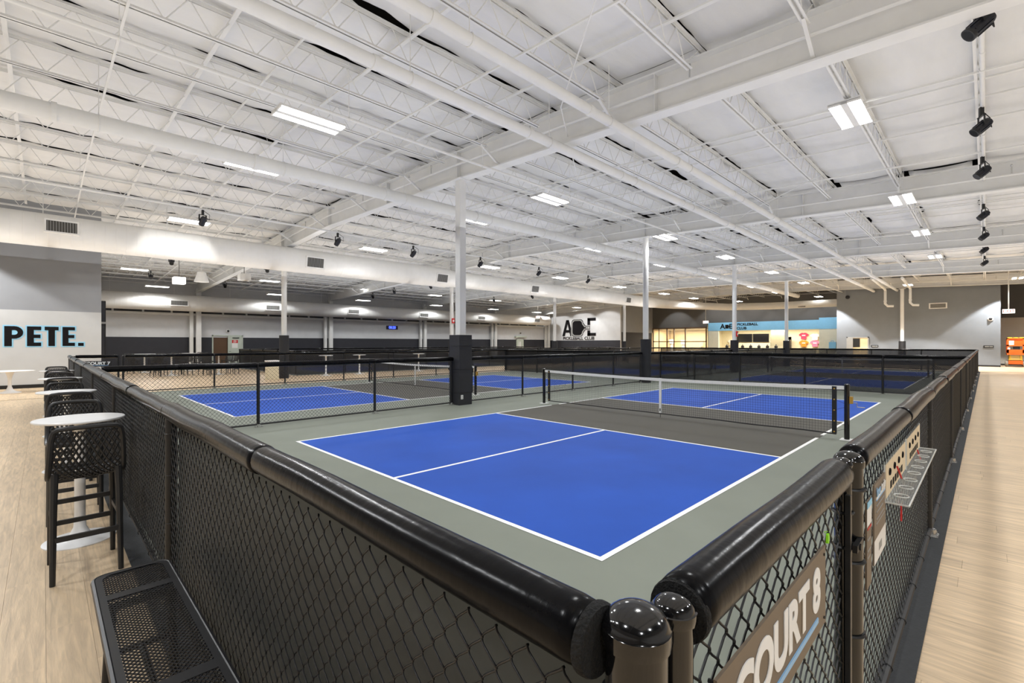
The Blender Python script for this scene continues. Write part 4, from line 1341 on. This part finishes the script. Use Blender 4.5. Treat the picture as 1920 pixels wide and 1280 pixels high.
# back wall double door
dr = MB().box(5.95, 38.74, 0, 6.03, 38.86, 2.24).box(7.95, 38.74, 0, 8.03, 38.86, 2.24).box(5.95, 38.74, 2.16, 8.03, 38.86, 2.24).obj('door_1', 'door_grey')
dr['kind'] = 'structure'
MB().box(7.0, 38.76, 0.01, 7.95, 38.81, 2.16).obj('door_leaf', 'door_grey', dr)
MB().box(6.03, 38.85, 0.01, 6.99, 39.8, 2.16).obj('open_room', 'bronze', dr)
MB().box(7.3, 38.7, 2.0, 7.75, 38.76, 2.06).obj('door_closer', 'black_paint', dr)
MB().tube([(7.08, 38.72, 1.0), (7.08, 38.76, 1.0), (7.2, 38.72, 1.0)], 0.015, 6).obj('door_handle', 'chrome', dr)
o = thing('door_notice', 'red and white notice on the pale door in the back wall', 'sign', (7.47, 38.755, 1.25))
MB().box(-0.2, -0.004, 0, 0.2, 0.004, 0.62).obj('notice_sheet', 'paper', o)
MB().box(-0.2, -0.006, 0.38, 0.2, -0.004, 0.62).obj('red_header', 'red', o)
text('FIRE\nEXIT', 0.11, 'text_white', face((0, -0.008, 0.5), RX), o, bold=0.002)
d2 = MB().box(38.3, 38.72, 0, 38.38, 38.86, 2.1).box(39.5, 38.72, 0, 39.58, 38.86, 2.1).box(38.3, 38.72, 2.02, 39.58, 38.86, 2.1).box(38.0, 38.5, 2.32, 39.9, 38.8, 2.5).obj('door_2', 'door_grey')
d2['kind'] = 'structure'
MB().box(38.38, 38.74, 0.01, 39.5, 38.79, 2.02).obj('door_leaf', 'door_grey', d2)
MB().box(38.7, 38.73, 1.1, 38.85, 38.74, 1.8).box(38.95, 38.73, 1.1, 39.1, 38.74, 1.8).obj('door_window', 'text_white', d2)
ck = thing('digital_clock', 'wall clock with glowing blue digits 08:20 on the back wall', 'clock', (21.1, 38.76, 2.95))
MB().box(-0.62, -0.03, 0, 0.62, 0.03, 0.36).obj('clock_case', 'black_paint', ck)
MB().box(-0.58, -0.034, 0.03, 0.58, -0.03, 0.33).obj('clock_face', 'clock_face', ck)
text('08:20', 0.34, 'clock_blue', face((0, -0.037, 0.18), RX), ck, bold=0.006, name='clock_digits')
def wall_lamp(x, y, z, lab):
    o = thing('wall_camera', lab, 'camera', (x, y, z))
    MB().lathe([(0.12, 0), (0.13, 0.03), (0.1, 0.05)], 16, (0, 0, 0), face((0, 0, 0), RY if False else RX)).obj('camera_base', 'tape_white', o, True)
    MB().lathe([(0.085, 0.05), (0.07, 0.1), (0.03, 0.13)], 16, (0, 0, 0), face((0, 0, 0), RX)).obj('camera_dome', 'sign_black', o, True)
wall_lamp(7.0, 38.74, 2.55, 'white dome camera on the wall above the pale door')
wall_lamp(39.0, 38.74, 2.85, 'white dome camera above the far door in the back wall')

# ACE wall logo (reads along -y on the wall facing the camera)
ac = thing('wall_logo', 'big black ACE paddle logo with club name on the far grey wall', 'logo', (44.46, 36.5, 0), 0)
def wf(off):
    return lambda a, b, t: (-off - t, -a, b)
ax0, az0, ah = 0.0, 2.5, 2.05
# letter A with hole
outer = [(0, 0), (0.42, 0), (0.55, 0.42), (1.17, 0.42), (1.30, 0), (1.72, 0), (1.08, ah), (0.64, ah)]
A = MB()
A.prism([(0, 0), (0.42, 0), (1.02, ah), (0.64, ah)], 0.01, lambda a, b, t: wf(0.0)(a, b + az0, t))
A.prism([(1.30, 0), (1.72, 0), (1.08, ah), (0.72, ah)], 0.01, lambda a, b, t: wf(0.0)(a, b + az0, t))
A.prism([(0.45, 0.45), (1.27, 0.45), (1.18, 0.78), (0.54, 0.78)], 0.01, lambda a, b, t: wf(0.001)(a, b + az0, t))
A.obj('letter_a', 'text_black', ac)
def paddle(gx, gr, x0, z0):
    pts = []
    hw_, hh, rr = 0.82 + gr, 0.98 + gr, 0.42
    for cx_, cz_, a0 in ((hw_ - rr, hh - rr, 0), (-hw_ + rr, hh - rr, 90), (-hw_ + rr, -hh + rr, 180), (hw_ - rr, -hh + rr, 270)):
        pts += [(x0 + cx_ + rr * math.cos(math.radians(a0 + t)), z0 + cz_ + rr * math.sin(math.radians(a0 + t))) for t in range(0, 91, 18)]
    k = [p for p in pts]
    # insert the handle on the right-hand side
    right_top = [p for p in pts[:6]]
    rest_ = pts[6:]
    hd = [(x0 + hw_ + 0.35, z0 - 0.16 - gr), (x0 + hw_ + 1.0, z0 - 0.16 - gr), (x0 + hw_ + 1.0, z0 + 0.16 + gr), (x0 + hw_ + 0.35, z0 + 0.16 + gr)]
    return rest_ + hd + right_top
px, pz = 2.42, az0 + 1.0
MB().prism(paddle(0, 0.16, px, pz), 0.006, wf(0.012)).obj('paddle_gap', 'wall_paint', ac)
MB().prism(paddle(0, 0.10, px, pz), 0.006, wf(0.016)).obj('paddle_outline', 'text_black', ac)
MB().prism(paddle(0, 0.03, px, pz), 0.006, wf(0.020)).obj('paddle_ring', 'text_grey', ac)
MB().prism(paddle(0, -0.08, px, pz), 0.006, wf(0.024)).obj('paddle_blade', 'text_black', ac)
for k in range(4):
    MB().box(-0.034, -(px + 1.42 + k * 0.12), pz - 0.05, -0.03, -(px + 1.36 + k * 0.12), pz + 0.05).obj('grip_mark', 'text_white', ac)
E_ = MB()
ex = 3.95
for a, b, c, d in ((0, 0, 0.42, ah + 0.15), (0, 0, 1.25, 0.36), (0, ah - 0.21, 1.25, ah + 0.15)):
    E_.box(-0.01, -(ex + c), az0 + b, 0.0, -(ex + a), az0 + d)
E_.obj('letter_e', 'text_black', ac)
text('PICKLEBALL CLUB', 0.52, 'text_black', face((-0.012, -2.55, 2.2), RY), ac, bold=0.012, sx=1.16)

# lobby: blue fascia, piers, counter wall, goods
fs = thing('lobby_fascia', 'pale blue fascia board with black club name over the lobby counter', 'fascia', (51.9, 0, 0))
MB().box(-0.1, 9.7, 3.02, 0.1, 20.75, 3.95).obj('fascia_board', 'blue_fascia', fs)
MB().box(-0.18, 6.7, 3.02, -0.02, 9.7, 4.15).obj('side_board', 'blue_fascia', fs)
text('A', 0.8, 'text_black', face((-0.125, 19.1, 3.48), RY), fs, bold=0.02)
MB().prism([(-0.26, -0.26), (0.26, -0.26), (0.26, -0.1), (0.55, -0.07), (0.55, 0.07), (0.26, 0.1), (0.26, 0.26), (-0.26, 0.26)], 0.02, lambda a, b, t: (-0.11 - t, 18.62 - a * 0.7, 3.48 + b * 0.8)).obj('paddle_mark', 'text_black', fs)
text('E', 0.75, 'text_black', face((-0.13, 18.2, 3.48), RY), fs, bold=0.02)
text('PICKLEBALL', 0.38, 'text_black', face((-0.125, 16.45, 3.68), RY), fs, bold=0.012, sx=1.05)
text('CLUB', 0.38, 'text_black', face((-0.125, 17.05, 3.26), RY), fs, bold=0.012, sx=1.1)
struct('trim_1', MB().box(51.85, 19.6, 0, 52.15, 20.75, 3.02), 'pale_green')
struct('trim_2', MB().box(51.75, 6.65, 0, 52.1, 9.7, 3.02), 'pale_green')
struct('trim_3', MB().box(53.5, 13.0, 0, 53.8, 14.6, 3.02), 'beige')
ct = thing('lobby_counter', 'long pale reception counter under the blue fascia', 'counter', (52.3, 0, 0))
MB().box(0, 10.2, 0, 0.5, 19.4, 1.0).obj('counter_front', 'pale_green', ct)
MB().box(-0.05, 10.15, 1.0, 0.6, 19.45, 1.05).obj('counter_top', 'table_white', ct)
def tv(y0, y1, lab):
    o = thing('wall_screen', lab, 'screen', (55.9, (y0 + y1) / 2, 1.75), 0, 'lobby wall screens')
    h = (y1 - y0) / 2
    MB().box(-0.06, -h, 0, 0.06, h, 0.95).obj('screen_case', 'black_paint', o)
    MB().box(-0.065, -h + 0.04, 0.04, -0.06, h - 0.04, 0.91).obj('screen_glass', 'screen_black', o)
tv(17.3, 19.0, 'black wall screen at left behind the lobby columns')
tv(15.5, 17.2, 'black wall screen at right in the lobby')
def shirt(y, z, m, lab):
    o = thing('shirt', lab, 'shirt', (55.85, y, z), 0, 'shirts on the lobby wall')
    pts = [(-0.26, 0), (0.26, 0), (0.26, 0.36), (0.40, 0.34), (0.46, 0.52), (0.24, 0.68), (0.1, 0.70), (0, 0.66), (-0.1, 0.70), (-0.24, 0.68), (-0.46, 0.52), (-0.40, 0.34), (-0.26, 0.36)]
    MB().prism(pts, 0.05, lambda a, b, t: (-t, -a, b)).obj('shirt_body', m, o)
    MB().box(-0.055, -0.16, 0.36, -0.05, 0.16, 0.46).obj('chest_print', 'text_white', o)
shirt(12.0, 2.05, 'crimson', 'crimson long shirt hanging highest on the lobby wall')
shirt(12.0, 1.22, 'orange_cloth', 'orange shirt hanging low on the lobby wall')
shirt(10.95, 1.22, 'pink', 'pink shirt hanging low on the lobby wall beside the orange one')
shirt(10.95, 1.95, 'paper', 'white shirt hanging on the lobby wall above the pink one')
shirt(19.6, 1.35, 'paper', 'white shirt hanging at the left end of the lobby wall')
shirt(14.9, 1.3, 'paper', 'white shirt hanging right of the lobby screens')
for k, y in enumerate((8.55, 7.7)):
    o = thing('blue_bag', 'pale blue box on the pier beside the lobby, %s one' % ('left' if k == 0 else 'right'), 'box', (51.7, y, 1.1))
    MB().box(-0.12, -0.28, 0, 0.05, 0.28, 0.62).obj('bag_body', 'blue_fascia', o)
    MB().tube([(-0.04, -0.12, 0.62), (-0.04, -0.08, 0.76), (-0.04, 0.08, 0.76), (-0.04, 0.12, 0.62)], 0.02, 6).obj('bag_handle', 'blue_fascia', o)
fg = thing('drinks_fridge', 'black drinks fridge with bright glass door behind the lobby counter', 'fridge', (54.6, 14.0, 0))
MB().box(0, -0.95, 0, 0.7, 0.95, 0.06).box(0, -0.95, 2.0, 0.7, 0.95, 2.3).box(0, -0.95, 0, 0.7, -0.88, 2.3).box(0, 0.88, 0, 0.7, 0.95, 2.3).box(0.6, -0.95, 0, 0.7, 0.95, 2.3).obj('fridge_case', 'black_paint', fg)
for y in (-0.45, 0.45):
    MB().box(0.02, y - 0.4, 0.08, 0.05, y + 0.4, 1.98).obj('glass_door', 'fridge_glow', fg)
for z in (0.5, 0.9, 1.3, 1.7):
    MB().box(-0.01, -0.85, z, 0.015, 0.85, z + 0.03).obj('shelf', 'text_grey', fg)
for k in range(7):
    y = 18.9 - k * 0.85
    o = thing('display_item', 'small dark item standing on the lobby counter, %s from the left' % ORD[k], 'item', (52.55, y, 1.05), 0, 'items on the lobby counter')
    MB().lathe([(0.14, 0), (0.17, 0.1), (0.16, 0.26), (0.08, 0.34)], 12).obj('item_body', 'sign_black', o, True)
    MB().lathe([(0.05, 0.34), (0.06, 0.42), (0.02, 0.44)], 8).obj('item_top', 'grille', o, True)

# glazed entrance
ew = struct('window_1', MB().box(51.95, 21.0, 0, 52.1, 21.12, 3.5).box(51.95, 27.78, 0, 52.1, 27.9, 3.5).box(51.95, 21, 3.4, 52.1, 27.9, 3.5).box(51.95, 21, 1.75, 52.1, 27.9, 1.85)
            .box(51.95, 23.55, 0, 52.1, 23.65, 3.5).box(51.95, 25.0, 0, 52.1, 25.08, 3.5).box(51.95, 25.9, 0, 52.1, 26.0, 3.5).box(51.95, 27.0, 0, 52.1, 27.06, 3.5), 'bronze')
for a, b in ((21.12, 23.55), (23.65, 25.0), (25.08, 25.9), (26.0, 27.0), (27.06, 27.78)):
    for z0, z1 in ((0.02, 1.75), (1.85, 3.4)):
        MB().box(52.0, a, z0, 52.02, b, z1).obj('pane', 'glass', ew)
for k, (y, m, z) in enumerate(((26.6, 'table_white', 1.5), (25.0, 'table_white', 1.4), (22.6, 'beige', 1.1))):
    o = thing('entry_display', 'white display stand behind the entrance glass, %s from the left' % ORD[k], 'stand', (54.5, y, 0), 0, 'stands behind the entrance glass')
    MB().lathe([(0.35, 0), (0.35, 0.1), (0.2, 0.3), (0.18, z), (0.3, z + 0.05), (0.3, z + 0.2)], 16).obj('stand_body', m, o, True)
    MB().box(-0.2, -0.25, z + 0.2, 0.2, 0.25, z + 0.6).obj('stand_box', m, o)
for nm, loc, e, sx_, sy_ in (('lobby_lamp', (53.6, 14.5, 3.25), 820, 1.0, 9.0), ('entry_lamp', (54.2, 24.5, 3.25), 800, 2.5, 5.0)):
    l = bpy.data.lights.new(nm, 'AREA')
    l.shape, l.size, l.size_y, l.energy, l.color = 'RECTANGLE', sx_, sy_, e, (1.0, 0.90, 0.72)
    lo = bpy.data.objects.new(nm, l)
    col.objects.link(lo)
    lo.location = loc

# grey far wall fittings
dd = MB().box(43.36, 5.9, 0, 43.4, 5.98, 2.12).box(43.36, 4.52, 0, 43.4, 4.6, 2.12).box(43.36, 4.52, 2.04, 43.4, 5.98, 2.12).obj('door_3', 'text_grey')
dd['kind'] = 'structure'
MB().box(43.38, 4.6, 0.0, 43.399, 5.9, 2.04).obj('lit_room', 'beige_dark', dd)
MB().box(43.365, 5.1, 1.3, 43.38, 5.55, 2.0).obj('wall_screen', 'sign_black', dd)
MB().box(43.34, 5.55, 0.0, 43.38, 5.9, 2.04).obj('door_leaf', 'text_grey', dd)
for y, w_, lab in ((4.15, 0.45, 'small black name plate right of the lit doorway'), (-2.15, 0.5, 'small black name plate near the right end of the grey wall')):
    o = thing('name_plate', lab, 'sign', (43.38, y, 1.3))
    MB().box(-0.012, -w_ / 2, 0, 0.01, w_ / 2, 0.17).obj('plate', 'sign_black', o)
    for k, (a, b) in enumerate(((0.42, 0.1), (0.06, -0.38))):
        MB().box(-0.016, w_ * -a, 0.06, -0.012, w_ * -b, 0.12).obj('print_block', 'text_grey', o)
o = thing('wall_vent', 'white framed air vent high on the grey far wall', 'vent', (43.37, 0.45, 4.15))
MB().box(-0.02, -0.5, 0, 0.02, 0.5, 0.06).box(-0.02, -0.5, 0.36, 0.02, 0.5, 0.42).box(-0.02, -0.5, 0.06, 0.02, -0.42, 0.36).box(-0.02, 0.42, 0.06, 0.02, 0.5, 0.36).obj('vent_frame', 'tape_white', o)
MB().box(0.0, -0.42, 0.06, 0.02, 0.42, 0.36).obj('vent_back', 'grille', o)
for k in range(6):
    MB().box(-0.012, -0.42, 0.075 + k * 0.048, 0.0, 0.42, 0.095 + k * 0.048).obj('vent_blade', 'text_grey', o)
for y, z, lab in ((-2.25, 3.3, 'white dome camera near the right edge of the grey wall'), (5.9, 5.35, 'black dome camera at the top left of the grey wall')):
    o = thing('wall_camera', lab, 'camera', (43.38, y, z))
    m = face((0, 0, 0), (0, -1, 0))
    MB().lathe([(0.14, 0), (0.15, 0.04), (0.11, 0.07)], 16, (0, 0, 0), m).obj('camera_base', 'tape_white' if y < 0 else 'sign_black', o, True)
    MB().lathe([(0.09, 0.07), (0.08, 0.12), (0.03, 0.16)], 16, (0, 0, 0), m).obj('camera_dome', 'sign_black', o, True)
for k, y in enumerate((3.35, 1.9)):
    o = thing('roof_drain', 'white bent drain pipe coming down before the grey far wall, %s one' % ('left' if k == 0 else 'right'), 'pipe', (42.2, y, 0), 0, 'drain pipes at the far wall')
    MB().tube([(-6 * (1 - k * 0.2), 0, 5.95), (-0.3, 0, 5.7), (0, 0, 5.6), (0, 0, 4.6), (0.0, -0.15, 4.42), (0, -0.5, 4.4)], 0.085, 12).obj('pipe_run', 'white_steel', o, True)
    MB().tube([(0, 0, 4.75), (0, 0, 4.85)], 0.1, 12).obj('coupling', 'white_steel', o, True)
def exit_sign(x, y, z, lab, red):
    top = 7.0 + zr(y)
    o = thing('exit_sign', lab, 'sign', (x, y, z), 0, 'hanging exit signs')
    MB().cbox((0, 0, 0.13), (0.04, 0.56, 0.26)).obj('sign_box', 'exit_white', o)
    text('EXIT', 0.26, 'exit_red', face((-0.023, 0, 0.13), RY), o, bold=0.006)
    MB().tube([(0, 0, 0.26), (0, 0, top - z)], 0.03 if not red else 0.015, 8).obj('sign_stem', 'white_steel', o)
exit_sign(41.0, -3.05, 3.55, 'white exit sign with red letters hanging near the orange lift', False)
exit_sign(35.0, 32.2, 4.3, 'red exit sign hanging before the wall with the paddle logo', True)
exit_sign(46.5, 18.8, 3.7, 'white exit sign hanging before the glazed entrance', False)
for k, (x, y, z, top) in enumerate(((1.75, 26.0, 4.55, 6.75), (4.1, 24.0, 4.75, 6.85))):
    o = thing('access_point', 'white box hanging on a rod behind the long duct, %s one' % ('left' if k == 0 else 'right'), 'box', (x, y, z), 0, 'white boxes hung behind the duct')
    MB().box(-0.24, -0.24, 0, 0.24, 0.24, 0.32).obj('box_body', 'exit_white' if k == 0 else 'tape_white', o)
    MB().tube([(0, 0, 0.32), (0, 0, top - z)], 0.015, 6).obj('hanging_rod', 'grille', o)
o = thing('bell_pendant', 'white bell-shaped unit hanging behind the long duct', 'pendant', (3.0, 27.5, 4.9))
MB().lathe([(0.34, 0), (0.34, 0.04), (0.25, 0.3), (0.2, 0.5), (0.05, 0.58)], 24).obj('bell_body', 'duct_paint', o, True)
MB().tube([(0, 0, 0.58), (0, 0, 1.95)], 0.012, 6).obj('hanging_rod', 'white_steel', o)
for k, (x, y) in enumerate(((14.79, 21.135), (24.59, 7.84))):
    o = thing('fire_alarm', 'small red alarm box on a white column, %s from left' % ORD[k], 'alarm', (x, y - (0.15 if k == 0 else 0), 2.85 if k == 0 else 2.0))
    MB().box(-0.09, -0.06, 0, 0.09, 0.0, 0.3).obj('alarm_box', 'red', o)
    MB().box(-0.05, -0.075, 0.08, 0.05, -0.06, 0.2).obj('alarm_lens', 'tape_white', o)

# orange scissor lift in the alcove
lf = thing('scissor_lift', 'orange scissor lift parked in the alcove at the right edge', 'lift', (44.9, -3.46, 0))
W2 = 0.42
MB().box(-0.6, -W2 + 0.08, 0.18, 1.1, W2 - 0.08, 0.42).obj('chassis', 'orange', lf)
for x in (-0.45, 0.9):
    for y in (-W2, W2):
        MB().lathe([(0.1, -0.07), (0.18, -0.07), (0.2, -0.04), (0.2, 0.04), (0.18, 0.07), (0.1, 0.07)], 20, (0, 0, 0), face((x, y, 0.2), (1, 0, 0))).obj('wheel', 'tyre', lf, True)
for k in range(4):
    z = 0.46 + k * 0.085
    for y in (-0.3, 0.3):
        MB().bar((-0.55, y, z), (1.05, y, z + 0.06), 0.05, 0.045).bar((-0.55, y * 0.85, z + 0.06), (1.05, y * 0.85, z), 0.05, 0.045).obj('scissor_arm', 'yellow', lf)
    MB().box(-0.56, -0.32, z, -0.52, 0.32, z + 0.05).obj('cross_bar', 'yellow', lf)
MB().box(-0.65, -W2, 0.82, 1.15, W2, 0.95).obj('platform', 'orange', lf)
MB().box(-0.66, -W2, 0.95, -0.62, -W2 + 0.1, 2.0).box(-0.66, W2 - 0.1, 0.95, -0.62, W2, 2.0).box(-0.66, -W2, 1.9, -0.62, W2, 2.0).box(-0.66, -W2, 0.95, -0.62, W2, 1.18).box(-0.66, -W2, 1.42, -0.62, W2, 1.52).box(-0.6, -W2 + 0.08, 1.52, -0.56, W2 - 0.08, 1.9).obj('guard_panel', 'orange', lf)
for y in (-0.28, 0, 0.28):
    MB().box(-0.68, y - 0.11, 1.97, -0.6, y + 0.11, 2.04).obj('yellow_pad', 'yellow', lf)
MB().box(-0.665, 0.08, 1.5, -0.655, 0.32, 1.8).obj('manual_sheet', 'paper', lf)
MB().box(-0.6, -0.2, 1.2, -0.4, 0.12, 1.4).obj('control_box', 'sign_black', lf)
MB().box(-0.665, 0.26, 1.2, -0.655, 0.38, 1.32).obj('warning_label', 'paper', lf)
for y in (-W2, W2 - 0.04):
    MB().box(-0.64, y, 1.92, 1.14, y + 0.04, 1.96).box(-0.64, y, 1.45, 1.14, y + 0.04, 1.49).box(1.1, y, 0.95, 1.14, y + 0.04, 1.96).obj('side_rail', 'orange', lf)
